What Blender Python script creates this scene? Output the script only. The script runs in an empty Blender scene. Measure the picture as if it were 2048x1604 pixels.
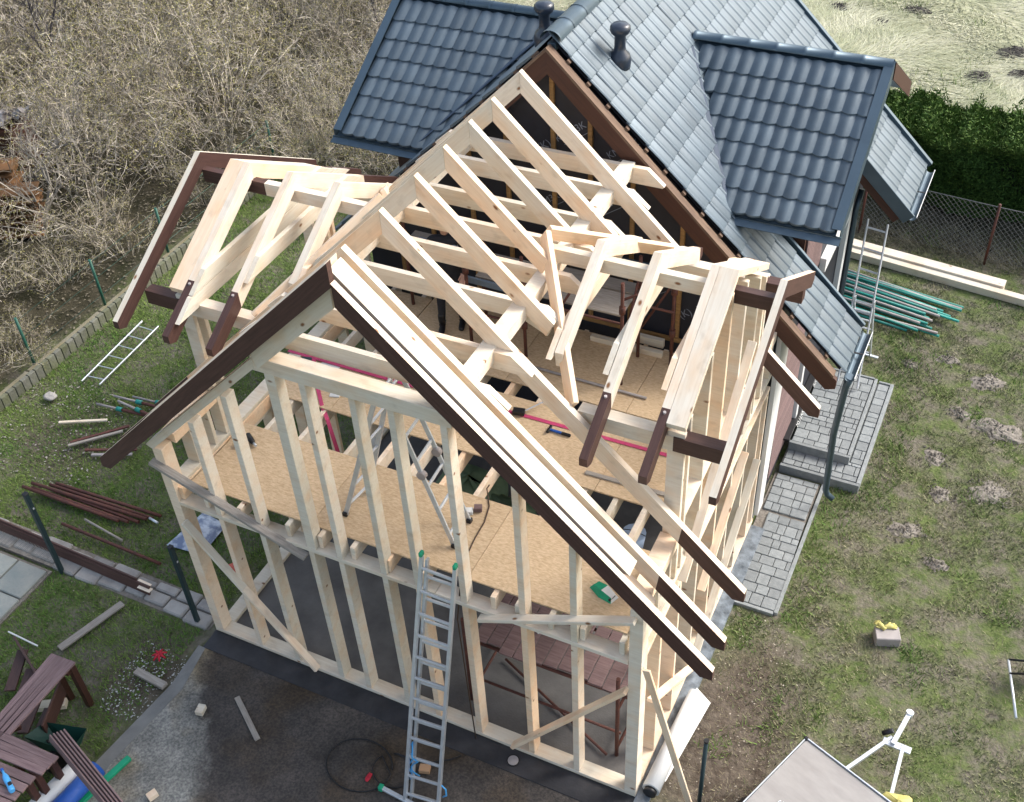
import bpy, math, random
import numpy as np
from mathutils import Vector, Matrix, noise
random.seed(7); rng = np.random.default_rng(7)
S = bpy.context.scene
COL = S.collection
# ------------------------------------------------------------------ camera, world, sun, exposure
cd = bpy.data.cameras.new('camera'); cam = bpy.data.objects.new('camera', cd); COL.objects.link(cam)
CAMC = Vector((8.1813, -6.5408, 12.2466))
RGT = Vector(((0.901401, 0.430371, -0.047507))); UPV = Vector(((-0.253414, 0.613345, 0.748057))); BCK = Vector(((0.351080, -0.662260, 0.661932)))
M = Matrix((RGT, UPV, BCK)).transposed().to_4x4(); M.translation = CAMC
cam.matrix_world = M
cd.sensor_fit = 'HORIZONTAL'; cd.sensor_width = 36.0; cd.lens = 36.0 * 2275.93 / 2048.0
cd.clip_start = 0.1; cd.clip_end = 600
S.camera = cam
W = bpy.data.worlds.new('World'); S.world = W; W.use_nodes = True
wn = W.node_tree.nodes; wl = W.node_tree.links
bg = wn['Background']; hsv = wn.new('ShaderNodeHueSaturation'); hsv.inputs['Saturation'].default_value = 0.75; sky = wn.new('ShaderNodeTexSky'); sky.sky_type = 'NISHITA'; sky.sun_disc = False
SUN_EL = math.radians(40); SUN_AZ = math.radians(46)      # azimuth clockwise from +Y
sky.sun_elevation = SUN_EL; sky.sun_rotation = SUN_AZ; sky.air_density = 1.2; sky.dust_density = 4.0; sky.ozone_density = 1.0
wl.new(sky.outputs[0], hsv.inputs['Color']); wl.new(hsv.outputs[0], bg.inputs[0]); bg.inputs[1].default_value = 0.15
sd = bpy.data.lights.new('sun', 'SUN'); sd.energy = 1.75; sd.angle = math.radians(24); sd.color = (1.0, 0.975, 0.94)
sun = bpy.data.objects.new('sun', sd); COL.objects.link(sun); sun.location = (10, 20, 30)
sdir = Vector((math.sin(SUN_AZ) * math.cos(SUN_EL), math.cos(SUN_AZ) * math.cos(SUN_EL), math.sin(SUN_EL)))
sun.rotation_euler = sdir.to_track_quat('Z', 'Y').to_euler()
S.view_settings.view_transform = 'Standard'; S.view_settings.look = 'None'; S.view_settings.gamma = 1.0
S.view_settings.use_curve_mapping = False
S.view_settings.exposure = 1.08
S.render.engine = 'CYCLES'

# ------------------------------------------------------------------ materials
MATS = {}
def mat(name, col, rough=0.7, var=0.0, scale=8.0, stretch=(1, 1, 1), col2=None, bump=0.0, bscale=None, metal=0.0, rnd=0.0, coords='Object', detail=6, attr=None, spec=0.4, hard=0.0):
    if name in MATS: return MATS[name]
    m = bpy.data.materials.new(name); m.use_nodes = True; nt = m.node_tree; n = nt.nodes; l = nt.links
    b = n['Principled BSDF']; b.inputs['Roughness'].default_value = rough; b.inputs['Metallic'].default_value = metal
    b.inputs['Specular IOR Level'].default_value = spec
    tc = n.new('ShaderNodeTexCoord'); mp = n.new('ShaderNodeMapping'); mp.inputs['Scale'].default_value = stretch
    l.new(tc.outputs[coords], mp.inputs[0])
    vec = mp.outputs[0]
    oi = n.new('ShaderNodeObjectInfo')
    if rnd:
        ad = n.new('ShaderNodeVectorMath'); ad.operation = 'ADD'; ml = n.new('ShaderNodeMath'); ml.operation = 'MULTIPLY'; ml.inputs[1].default_value = 40
        l.new(oi.outputs['Random'], ml.inputs[0]); l.new(vec, ad.inputs[0]); l.new(ml.outputs[0], ad.inputs[1]); vec = ad.outputs[0]
    nz = n.new('ShaderNodeTexNoise'); nz.inputs['Scale'].default_value = scale; nz.inputs['Detail'].default_value = detail; nz.inputs['Roughness'].default_value = 0.62
    l.new(vec, nz.inputs['Vector'])
    c2 = col2 if col2 else tuple(c * (1 - var) for c in col)
    rp = n.new('ShaderNodeValToRGB'); rp.color_ramp.elements[0].position = 0.32 + hard; rp.color_ramp.elements[1].position = 0.68 - hard
    rp.color_ramp.elements[0].color = (*c2, 1); rp.color_ramp.elements[1].color = (*col, 1)
    l.new(nz.outputs['Fac'], rp.inputs[0]); out = rp.outputs[0]
    if attr:
        at = n.new('ShaderNodeAttribute'); at.attribute_name = attr; mx = n.new('ShaderNodeMix'); mx.data_type = 'RGBA'; mx.blend_type = 'MULTIPLY'; mx.inputs['Factor'].default_value = 1
        l.new(out, mx.inputs[6]); l.new(at.outputs['Color'], mx.inputs[7]); out = mx.outputs[2]
    if rnd:
        hs = n.new('ShaderNodeHueSaturation'); mr = n.new('ShaderNodeMapRange'); mr.inputs[3].default_value = 1 - rnd; mr.inputs[4].default_value = 1 + rnd
        l.new(oi.outputs['Random'], mr.inputs[0]); l.new(mr.outputs[0], hs.inputs['Value']); l.new(out, hs.inputs['Color']); out = hs.outputs[0]
    l.new(out, b.inputs['Base Color'])
    if bump:
        bp = n.new('ShaderNodeBump'); bp.inputs['Strength'].default_value = bump; bp.inputs['Distance'].default_value = 0.02
        nb = n.new('ShaderNodeTexNoise'); nb.inputs['Scale'].default_value = bscale or scale * 3; nb.inputs['Detail'].default_value = 5
        l.new(vec, nb.inputs['Vector']); l.new(nb.outputs['Fac'], bp.inputs['Height']); l.new(bp.outputs[0], b.inputs['Normal'])
    m['nodes_out'] = 1; MATS[name] = m
    return m
def add_knots(m, kcol=(0.22, 0.1, 0.04), sc=4.2, thr=0.10, hue=0.03):
    nt = m.node_tree; n = nt.nodes; l = nt.links; b = n['Principled BSDF']
    src = b.inputs['Base Color'].links[0].from_socket
    tc = n.new('ShaderNodeTexCoord'); oi = n.new('ShaderNodeObjectInfo'); mp = n.new('ShaderNodeMapping'); mp.inputs['Scale'].default_value = (sc * .55, sc, sc)
    l.new(tc.outputs['Object'], mp.inputs[0]); ml = n.new('ShaderNodeMath'); ml.operation = 'MULTIPLY'; ml.inputs[1].default_value = 77
    l.new(oi.outputs['Random'], ml.inputs[0]); l.new(ml.outputs[0], mp.inputs['Location'])
    v = n.new('ShaderNodeTexVoronoi'); v.inputs['Scale'].default_value = 1.0; l.new(mp.outputs[0], v.inputs['Vector'])
    r = n.new('ShaderNodeValToRGB'); r.color_ramp.elements[0].position = thr * .45; r.color_ramp.elements[1].position = thr
    r.color_ramp.elements[0].color = (1, 1, 1, 1); r.color_ramp.elements[1].color = (0, 0, 0, 1); l.new(v.outputs['Distance'], r.inputs[0])
    mx = n.new('ShaderNodeMix'); mx.data_type = 'RGBA'; l.new(r.outputs[0], mx.inputs['Factor']); l.new(src, mx.inputs[6]); mx.inputs[7].default_value = (*kcol, 1)
    # broad pink heartwood tint that differs from board to board
    nz = n.new('ShaderNodeTexNoise'); nz.inputs['Scale'].default_value = 1.1; nz.inputs['Detail'].default_value = 2; l.new(mp.outputs[0], nz.inputs['Vector'])
    rr = n.new('ShaderNodeValToRGB'); rr.color_ramp.elements[0].position = .45; rr.color_ramp.elements[1].position = .75; l.new(nz.outputs['Fac'], rr.inputs[0])
    mx2 = n.new('ShaderNodeMix'); mx2.data_type = 'RGBA'; mx2.blend_type = 'MULTIPLY'
    mm = n.new('ShaderNodeMath'); mm.operation = 'MULTIPLY'; mm.inputs[1].default_value = .8; l.new(rr.outputs[0], mm.inputs[0]); l.new(mm.outputs[0], mx2.inputs['Factor'])
    l.new(mx.outputs[2], mx2.inputs[6]); mx2.inputs[7].default_value = (1.0, .84, .70, 1)
    # some boards are redder than others
    r5 = n.new('ShaderNodeValToRGB'); r5.color_ramp.elements[0].position = .55; r5.color_ramp.elements[0].color = (1, 1, 1, 1); r5.color_ramp.elements[1].position = 1.0; r5.color_ramp.elements[1].color = (1.0, .80, .62, 1)
    e = r5.color_ramp.elements.new(.25); e.color = (.93, .95, .93, 1)
    l.new(oi.outputs['Random'], r5.inputs[0]); m5 = n.new('ShaderNodeMix'); m5.data_type = 'RGBA'; m5.blend_type = 'MULTIPLY'; m5.inputs['Factor'].default_value = .8; l.new(mx2.outputs[2], m5.inputs[6]); l.new(r5.outputs[0], m5.inputs[7])
    # grey handling dirt in soft patches
    n6 = n.new('ShaderNodeTexNoise'); n6.inputs['Scale'].default_value = 2.3; n6.inputs['Detail'].default_value = 8; l.new(mp.outputs[0], n6.inputs['Vector']); r6 = n.new('ShaderNodeValToRGB'); r6.color_ramp.elements[0].position = .56; r6.color_ramp.elements[0].color = (1, 1, 1, 1); r6.color_ramp.elements[1].position = .78; r6.color_ramp.elements[1].color = (.72, .70, .68, 1); l.new(n6.outputs['Fac'], r6.inputs[0])
    m6 = n.new('ShaderNodeMix'); m6.data_type = 'RGBA'; m6.blend_type = 'MULTIPLY'; m6.inputs['Factor'].default_value = .7; l.new(m5.outputs[2], m6.inputs[6]); l.new(r6.outputs[0], m6.inputs[7])
    l.new(m6.outputs[2], b.inputs['Base Color'])
pine = mat('fresh_pine', (.77, .705, .60), .6, col2=(.69, .605, .49), scale=5, stretch=(.5, 9, 9), rnd=.12, bump=.12, bscale=8); add_knots(pine)
stain = mat('brown_stain', (.085, .042, .034), .55, col2=(.05, .024, .02), scale=5, stretch=(.5, 8, 8), rnd=.12, bump=.15)
stain2 = mat('old_brown_stain', (.07, .027, .017), .6, col2=(.045, .018, .012), scale=4, stretch=(.5, 8, 8), rnd=.1)
osb = mat('osb_board', (.64, .485, .315), .75, col2=(.43, .30, .17), scale=19, stretch=(1, 2.8, 1), rnd=.06, bump=.2, bscale=40, detail=8)
oldpine = mat('weathered_batten', (.34, .20, .075), .75, col2=(.20, .115, .045), scale=5, stretch=(1, 6, 6), rnd=.25)
greywood = mat('grey_board', (.36, .33, .29), .85, col2=(.24, .21, .18), scale=6, stretch=(1, 9, 9), rnd=.15, bump=.3)
purpwood = mat('stained_decking', (.22, .15, .145), .7, col2=(.13, .08, .08), scale=5, stretch=(.7, 9, 9), rnd=.15, bump=.2)
tile_m = mat('anthracite_tile', (.098, .135, .165), .50, col2=(.078, .108, .133), scale=3, rnd=.13, bump=.06, bscale=30, spec=.75, metal=.25)
trim_m = mat('anthracite_trim', (.07, .11, .145), .42, var=.2, scale=2, spec=.7, metal=.5)
alu = mat('aluminium', (.64, .68, .72), .40, var=.2, scale=6, metal=.6, spec=.6)
steel_dark = mat('dark_post', (.02, .04, .045), .5, var=.2)
green_post = mat('green_post', (.02, .10, .07), .5, var=.3)
rust = mat('rusty_tube', (.13, .045, .03), .7, col2=(.07, .03, .025), scale=12, bump=.3)
teal = mat('teal_tube', (.015, .27, .22), .5, col2=(.02, .17, .15), scale=6, rnd=.25)
greytube = mat('grey_tube', (.33, .30, .29), .6, var=.3, scale=5, rnd=.2)
membrane = mat('dark_membrane', (.022, .024, .036), .55, col2=(.014, .015, .022), scale=2.5, bump=.35, bscale=3)
foil = mat('blue_grey_foil', (.24, .28, .32), .30, col2=(.07, .085, .10), scale=7, bump=1.0, bscale=6, spec=.7)  # strong pale and dark contrast paints highlights and shade of wrinkles into the colour
white = mat('white_board', (.66, .67, .66), .6, var=.08, scale=3)
blackp = mat('black_plastic', (.012, .012, .014), .45, var=.2)
blue_m = mat('blue_plastic', (.02, .10, .42), .45, var=.2)
cyan_m = mat('light_blue_plastic', (.08, .38, .75), .3, var=.2)
pink_m = mat('pink_webbing', (.55, .06, .16), .6, var=.2, scale=20)
red_m = mat('red_cloth', (.50, .02, .04), .7, var=.3)
green_m = mat('green_plastic', (.01, .33, .17), .5, var=.2)
yellow_m = mat('yellow_cloth', (.55, .50, .17), .75, var=.2, scale=20)
asph = mat('wet_dark_concrete', (.078, .068, .062), .7, col2=(.028, .025, .023), scale=1.3, bump=.35, bscale=60, coords='Object', detail=12)
conc = mat('pale_concrete', (.22, .22, .205), .8, col2=(.14, .14, .135), scale=2.2, bump=.3, bscale=50, detail=10)
paver = mat('grey_paver', (.25, .268, .27), .8, col2=(.18, .195, .20), scale=14, rnd=.14, bump=.3, bscale=60)
stone = mat('pale_stone', (.36, .345, .32), .85, col2=(.24, .225, .21), scale=4, rnd=.12, bump=.5, bscale=14)
soil = mat('grey_soil', (.25, .225, .195), .95, col2=(.15, .132, .11), scale=12, bump=.9, bscale=22)
darksoil = mat('dark_soil', (.045, .04, .035), .95, var=.4, scale=9, bump=.9, bscale=20)
tarp = mat('green_tarp', (.20, .28, .16), .55, col2=(.10, .15, .09), scale=3, bump=.5, bscale=4)
skin = mat('skin', (.55, .33, .25), .6, var=.1)
darkcloth = mat('dark_clothing', (.02, .022, .03), .85, var=.4, scale=20)
printm = mat('grey_print', (.22, .25, .32), .6, var=.2)
hair_m = mat('dark_hair', (.03, .02, .015), .7, var=.3)
ply = mat('plywood_lid', (.31, .295, .28), .55, col2=(.24, .225, .215), scale=2, stretch=(1, 3, 1))

# ------------------------------------------------------------------ builders
WM = {}
def link(o, parent, Mw):
    COL.objects.link(o)
    if parent is not None:
        o.parent = parent; o.matrix_basis = WM[parent.name].inverted() @ Mw
    else: o.matrix_basis = Mw
    WM[o.name] = Mw.copy(); return o
def mesh(name, v, f, mats, mi=None, smooth=False):
    me = bpy.data.meshes.new(name); me.from_pydata([tuple(x) for x in v], [], f)
    for m in (mats if isinstance(mats, (list, tuple)) else [mats]): me.materials.append(m)
    if mi is not None: me.polygons.foreach_set('material_index', mi)
    if smooth: me.polygons.foreach_set('use_smooth', [True] * len(f))
    me.update(); return me
def I(loc=(0, 0, 0)): return Matrix.Translation(loc)
def thing(name, label, cat, loc, rotz=0, group=None):
    o = bpy.data.objects.new(name, None); o.empty_display_size = .2
    link(o, None, I(loc) @ Matrix.Rotation(rotz, 4, 'Z')); o['label'] = label; o['category'] = cat
    if group: o['group'] = group
    return o
def tag(o, label, cat, group=None):
    o['label'] = label; o['category'] = cat
    if group: o['group'] = group
    return o
def struct(o): o['kind'] = 'structure'; return o
def stuff(o, label=None, cat=None):
    o['kind'] = 'stuff'
    if label: o['label'] = label
    if cat: o['category'] = cat
    return o
CB = {}
def cbox_data(sx, sy, sz, b):
    x, y, z = sx / 2, sy / 2, sz / 2; V = []; idx = {}
    for ax in range(3):
        for sx_ in (-1, 1):
            for sy_ in (-1, 1):
                for sz_ in (-1, 1):
                    s = (sx_, sy_, sz_); d = [x, y, z]
                    p = [s[k] * (d[k] if k == ax else d[k] - b) for k in range(3)]
                    idx[(ax, s)] = len(V); V.append(p)
    F = []
    def order(ids, nrm):
        c = sum((Vector(V[i]) for i in ids), Vector()) / len(ids); n = Vector(nrm); t = n.orthogonal().normalized(); u = n.cross(t)
        return sorted(ids, key=lambda i: math.atan2((Vector(V[i]) - c).dot(u), (Vector(V[i]) - c).dot(t)))
    for ax in range(3):
        for sg in (-1, 1):
            ids = [idx[(ax, s)] for s in [(a, b_, c) for a in (-1, 1) for b_ in (-1, 1) for c in (-1, 1)] if s[ax] == sg]
            n = [0, 0, 0]; n[ax] = sg; F.append(order(ids, n))
    for a in range(3):
        for b_ in range(a + 1, 3):
            k = 3 - a - b_
            for sa in (-1, 1):
                for sb in (-1, 1):
                    ids = []
                    for sk in (-1, 1):
                        s = [0, 0, 0]; s[a] = sa; s[b_] = sb; s[k] = sk; s = tuple(s); ids += [idx[(a, s)], idx[(b_, s)]]
                    n = [0, 0, 0]; n[a] = sa; n[b_] = sb; F.append(order(ids, n))
    for s in [(a, b_, c) for a in (-1, 1) for b_ in (-1, 1) for c in (-1, 1)]:
        F.append(order([idx[(k, s)] for k in range(3)], s))
    return V, F
def box_mesh(sx, sy, sz, m, b=.004):
    key = (round(sx, 3), round(sy, 3), round(sz, 3), m.name, b)
    if key in CB: return CB[key]
    b = min(b, sx * .3, sy * .3, sz * .3); V, F = cbox_data(sx, sy, sz, b); me = mesh('block', V, F, m); CB[key] = me; return me
def box(name, par, m, lo, hi, b=.004, rot=0):
    c = [(lo[i] + hi[i]) / 2 for i in range(3)]; o = bpy.data.objects.new(name, box_mesh(hi[0] - lo[0], hi[1] - lo[1], hi[2] - lo[2], m, b))
    return link(o, par, I(c) @ Matrix.Rotation(rot, 4, 'Z'))
def frame(x, up=(0, 0, 1)):
    x = Vector(x).normalized(); z = Vector(up); z = (z - x * z.dot(x))
    if z.length < 1e-4: z = x.orthogonal()
    z.normalize(); y = z.cross(x); return Matrix((x, y, z)).transposed().to_4x4()
def beam(name, par, m, p0, p1, w, d, up=(0, 0, 1), b=.004):
    p0, p1 = Vector(p0), Vector(p1); R = frame(p1 - p0, up)
    o = bpy.data.objects.new(name, box_mesh((p1 - p0).length, w, d, m, b)); return link(o, par, I((p0 + p1) / 2) @ R)
def prism(name, par, polys, axis, a, b, mats, direc, topn=None):
    """polys: [(pts2d, mat_index)] in the plane across axis ('x': (y,z), 'y': (x,z)); extruded a..b; topn: function(normal)->mat index or None"""
    to3 = (lambda p, t: Vector((t, p[0], p[1]))) if axis == 'x' else (lambda p, t: Vector((p[0], t, p[1])))
    V = []; F = []; MI = []; edges = {}
    for pts, mi in polys:
        for i in range(len(pts)):
            k = frozenset((tuple(round(c, 5) for c in pts[i]), tuple(round(c, 5) for c in pts[(i + 1) % len(pts)]))); edges[k] = edges.get(k, 0) + 1
    for pts, mi in polys:
        n = len(pts); base = len(V); V += [to3(p, a) for p in pts] + [to3(p, b) for p in pts]
        F.append([base + i for i in range(n)]); MI.append(mi); F.append([base + n + i for i in reversed(range(n))]); MI.append(mi)
        for i in range(n):
            j = (i + 1) % n
            k = frozenset((tuple(round(c, 5) for c in pts[i]), tuple(round(c, 5) for c in pts[j])))
            if edges[k] > 1: continue
            F.append([base + i, base + n + i, base + n + j, base + j])
            d = Vector(pts[j]) - Vector(pts[i]); nz = abs(d[0]) / max(d.length, 1e-6); mid = (pts[i][1] + pts[j][1]) / 2; cz = sum(p[1] for p in pts) / n
            istop = topn is not None and nz > .3 and mid > cz
            MI.append(topn if istop else mi)
    c = sum(V, Vector()) / len(V); R = frame(direc); Ri = R.to_3x3().inverted(); V = [Ri @ (v - c) for v in V]
    me = mesh(name, V, F, mats, MI)
    import bmesh
    bm = bmesh.new(); bm.from_mesh(me); bmesh.ops.remove_doubles(bm, verts=bm.verts, dist=1e-5); bmesh.ops.recalc_face_normals(bm, faces=bm.faces); bm.to_mesh(me); bm.free()
    return link(bpy.data.objects.new(name, me), par, I(c) @ R)
def tube_data(pts, r, n=8, caps=True):
    pts = [Vector(p) for p in pts]; V = []; F = []; prev = None
    for i, p in enumerate(pts):
        d = (pts[min(i + 1, len(pts) - 1)] - pts[max(i - 1, 0)]).normalized()
        t = d.orthogonal().normalized() if prev is None else (prev - d * prev.dot(d)).normalized()
        prev = t; u = d.cross(t); rr = r[i] if isinstance(r, (list, tuple)) else r
        for k in range(n):
            a = 2 * math.pi * k / n; V.append(p + t * math.cos(a) * rr + u * math.sin(a) * rr)
    for i in range(len(pts) - 1):
        for k in range(n): F.append([i * n + k, i * n + (k + 1) % n, (i + 1) * n + (k + 1) % n, (i + 1) * n + k])
    if caps: F.append(list(range(n))[::-1]); F.append([(len(pts) - 1) * n + k for k in range(n)])
    return V, F
def tube(name, par, m, pts, r, n=8):
    c = Vector(pts[0]); V, F = tube_data([Vector(p) - c for p in pts], r, n); me = mesh(name, V, F, m)
    for p in me.polygons: p.use_smooth = len(p.vertices) == 4
    return link(bpy.data.objects.new(name, me), par, I(c))
class MB:
    def __init__(s): s.V = []; s.F = []; s.MI = []
    def add(s, V, F, mi=0):
        b = len(s.V); s.V += [tuple(v) for v in V]; s.F += [[i + b for i in f] for f in F]; s.MI += [mi] * len(F)
    def box(s, lo, hi, mi=0):
        x0, y0, z0 = lo; x1, y1, z1 = hi
        s.add([(x0, y0, z0), (x1, y0, z0), (x1, y1, z0), (x0, y1, z0), (x0, y0, z1), (x1, y0, z1), (x1, y1, z1), (x0, y1, z1)],
              [[0, 3, 2, 1], [4, 5, 6, 7], [0, 1, 5, 4], [1, 2, 6, 5], [2, 3, 7, 6], [3, 0, 4, 7]], mi)
    def bar(s, p0, p1, w, d, up=(0, 0, 1), mi=0):
        p0, p1 = Vector(p0), Vector(p1); R = frame(p1 - p0, up).to_3x3(); L = (p1 - p0).length / 2; c = (p0 + p1) / 2
        s.add([c + R @ Vector((a * L, b * w / 2, e * d / 2)) for a in (-1, 1) for b in (-1, 1) for e in (-1, 1)],
              [[0, 1, 3, 2], [4, 6, 7, 5], [0, 4, 5, 1], [2, 3, 7, 6], [0, 2, 6, 4], [1, 5, 7, 3]], mi)
    def tube(s, pts, r, n=6, mi=0): V, F = tube_data(pts, r, n); s.add(V, F, mi)
    def build(s, name, m, par=None, loc=(0, 0, 0), smooth=False):
        V = [Vector(v) - Vector(loc) for v in s.V]
        return link(bpy.data.objects.new(name, mesh(name, V, s.F, m, s.MI, smooth)), par, I(loc))
def raw(name, V, mats, par=None, colors=None, quads=False):
    """big triangle/quad soup from numpy (n,3|4,3)"""
    k = V.shape[1]; n = V.shape[0]; me = bpy.data.meshes.new(name)
    me.vertices.add(n * k); me.vertices.foreach_set('co', V.reshape(-1).astype(np.float32))
    me.loops.add(n * k); me.loops.foreach_set('vertex_index', np.arange(n * k, dtype=np.int32))
    me.polygons.add(n); me.polygons.foreach_set('loop_start', np.arange(0, n * k, k, dtype=np.int32))
    if colors is not None:
        a = me.color_attributes.new('tint', 'FLOAT_COLOR', 'POINT'); c = np.repeat(np.concatenate([colors, np.ones((n, 1))], 1), k, axis=0); a.data.foreach_set('color', c.reshape(-1).astype(np.float32))
    me.materials.append(mats); me.update(calc_edges=True)
    return link(bpy.data.objects.new(name, me), par, I())
# ------------------------------------------------------------------ the new timber frame
XR, ZR, SL = 3.0, 6.735, .9723
roofz = lambda x: ZR - SL * abs(x - XR)
DV = .255                                                      # rafter depth measured vertically
frm = thing('timber_frame', 'open pale pine frame of the gabled house extension with bare rafters', 'house frame', (3, 0, 0))
def B(name, lo, hi, m=pine, **k): return box(name, frm, m, lo, hi, **k)
FX = [0, .70, 1.29, 1.965, 2.37, 2.94, 3.37, 3.94, 4.64, 5.22, 5.86]
# sill plates
B('sill_plate', (.0, 0, .0), (6.0, .18, .055)); B('sill_plate', (.0, .183, 0), (.18, 4.7, .055)); B('sill_plate', (5.82, .183, 0), (6.0, 4.7, .055))
ZP0, ZP1 = 2.50, 2.556
# front lower studs, ledger plate, joists, upper studs
for i, x in enumerate(FX):
    w = .14 if i in (0, 10) else .075
    if i in (0, 10): B('corner_post', (x, .003, .057), (x + w, .183, 3.40))
    else:
        B('stud', (x, .006, .057), (x + w, .174, ZP0 - .002))
B('ledger_plate', (.143, -.004, ZP0), (3.62, .178, ZP1)); B('ledger_plate', (3.625, -.004, ZP0), (5.857, .178, ZP1))
for i, x in enumerate(FX[1:-1]):
    i += 1; zt = min(roofz(x), roofz(x + .075)) - .455
    if 1.9 < x < 4.0: zt = 5.148
    w = .12 if i in (3,) else .075
    B('stud', (x, .002, ZP1 + .002), (x + w, .150, zt))
B('window_header', (1.84, -.006, 5.15), (4.07, .165, 5.335))
for x in [.14, .50, .99, 1.66, 2.10, 2.53, 2.98, 3.43, 4.275, 4.56, 4.94, 5.30, 5.735]:
    B('joist', (x, .055, 2.558), (x + .06, 4.66, 2.752))
# sloping gable plates over the front wall (flat, .17 wide) under the barge pair
def rafter_poly(xa, xb, s, dv=DV, ztop=0.0, plumb=True):
    """side polygon of a sloping member between x=xa (high) and x=xb (low); s=+1 right slope, -1 left"""
    A, Bx = (XR + s * xa, ZR - SL * xa + ztop), (XR + s * xb, ZR - SL * xb + ztop)
    return A, Bx
def main_rafter(y0, y1, s, xa=.0, xe=3.76, xd=None, name='rafter', dv=DV, tail_cut=True, all_stain=False, dz=0.0):
    def P(x, k): return (XR + s * x, ZR - SL * x - k + dz)
    xs = xa
    if tail_cut: end = [P(xe, 0), P(xe, dv * .52), P(xe - .12, dv)]
    else: end = [P(xe, 0), P(xe - .09, dv)]
    if all_stain: polys = [([P(xs, 0)] + end + [P(xs, dv)], 1)]
    elif xd: polys = [([P(xs, 0), P(xd, 0), P(xd - .03, dv), P(xs, dv)], 0), ([P(xd, 0)] + end + [P(xd - .03, dv)], 1)]
    else: polys = [([P(xs, 0)] + end + [P(xs, dv)], 0)]
    return prism(name, frm, polys, 'y', y0, y1, [pine, stain], (s, 0, -SL), topn=0)
# barge pair R1, wall pair R2, common rafters
main_rafter(-.150, -.085, -1, all_stain=True, name='barge_rafter', xa=-.105); main_rafter(-.150, -.085, 1, all_stain=True, name='barge_rafter', xa=.11)
main_rafter(-.045, .150, 1, xa=.04, xe=2.86, dv=.085, tail_cut=False, name='gable_plate'); main_rafter(-.045, .150, -1, xe=2.96, dv=.085, tail_cut=False, name='gable_plate')
for s in (-1, 1):
    main_rafter(-.012, .155, s, xa=.03 if s > 0 else .02, xe=1.17, dv=.40, tail_cut=False, name='gable_rafter', dz=-.090)
    main_rafter(-.012, .180, s, xa=1.13, xe=3.06, dv=.13, tail_cut=False, name='sloping_plate', dz=-.320)
RY = [.225, .875, 1.535, 2.12, 2.67, 3.195, 3.885]
VE = {1.535: 1.40, 2.12: 1.10, 2.67: 1.06, 3.195: 1.40}
for y in RY:
    for s in (-1, 1):
        if y in VE: main_rafter(y, y + .07, s, xa=.0 if s < 0 else .003, xe=VE[y] + .02, tail_cut=False)
        else: main_rafter(y, y + .07, s, xa=.0 if s < 0 else .003, xe=3.76, xd=3.06)
# collar ties (ends cut to the roof slope)
def tie(y, th=.065):
    z0, z1 = 5.262, 5.468; x1 = (ZR - z1) / SL; x0 = (ZR - z0) / SL
    prism('collar_tie', frm, [([(XR - x1, z1), (XR + x1, z1), (XR + x0, z0 + .02), (XR + x0 - .02, z0), (XR - x0 + .02, z0), (XR - x0, z0 + .02)], 0)], 'y', y, y + th, [pine], (1, 0, 0))
for y in (.298, .806, 1.608, 2.193, 2.743, 3.268, 3.958, 4.47): tie(y)
for s in (-1, 1):
    B('purlin', (3 + s * 1.04 - .08, .062, 5.335), (3 + s * 1.04 + .08, 4.56, 5.49))
# left and right walls: eave plates, mid plates, studs, braces
for s, xo in ((-1, 0.0), (1, 6.0)):
    a, b = (xo, xo + .19) if s < 0 else (xo - .19, xo)
    inn = .004
    B('ledger_plate', (a + inn, .186, ZP0), (b - inn, 4.68, ZP1))
    B('rim_plate', (a + .002, .19, 2.756), (b - .002, 4.66, 2.812)) if s < 0 else B('rim_plate', (a + .002, .19, 2.756), (b - .002, 4.66, 2.812))
    B('eave_plate', (a - .002, .200, 3.36), (b + .002, .985, 3.50)); B('eave_plate', (a - .002, 3.86, 3.36), (b + .002, 4.62, 3.50))
    for y in [.62, 1.22, 1.84, 2.46, 3.08, 3.70, 4.3, 4.60]:
        B('stud', (a + .008, y, .057), (b - .008, y + .055, ZP0 - .002))
    for y in [.45, .78, 4.1, 4.5]:
        B('stud', (a + .008, y, 2.814), (b - .008, y + .055, 3.358))
    # dormer gable wall: posts up to the sloping plate
    for y in [1.0, 1.16, 1.72, 2.28, 2.84, 3.4, 3.68, 3.80]:
        zt = 5.855 - .58 * abs(y + .03 - 2.4) - .17
        if s < 0 and y in (1.72, 2.28, 2.84): continue
        B('stud', (a + .010, y, 2.814), (b - .010, y + .06, zt))
    if s > 0:
        B('window_rail', (a + .012, 1.225, 3.56), (b - .012, 3.675, 3.61))
# braces
beam('brace', frm, pine, (.15, -.032, 2.24), (.86, -.032, 1.2), .045, .10, (0, -1, 0)); beam('brace', frm, pine, (.80, -.035, 1.30), (1.66, -.035, .09), .045, .10, (0, -1, 0))
beam('brace', frm, greywood, (-.04, -.035, 3.20), (1.95, -.035, 2.42), .05, .10, (0, -1, 0))
beam('brace', frm, pine, (4.45, -.035, .13), (5.86, -.035, 2.10), .045, .10, (0, -1, 0))
beam('brace', frm, pine, (4.17, -.035, 2.44), (5.93, -.035, 3.30), .045, .10, (0, -1, 0))
beam('prop_board', frm, pine, (6.06, -.02, 2.55), (6.60, .16, .02), .03, .08, (1, 0, .3))
for p0, p1 in [((6.026, .3, 1.55), (6.026, 1.9, .1)), ((6.026, 2.0, 1.5), (6.026, 3.5, 2.45)), ((6.026, 1.15, 2.62), (6.026, 3.2, 4.4)), ((6.026, 2.0, .2), (6.026, 4.3, 1.6))]:
    beam('brace', frm, pine, p0, p1, .04, .10, (1, 0, 0))
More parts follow.
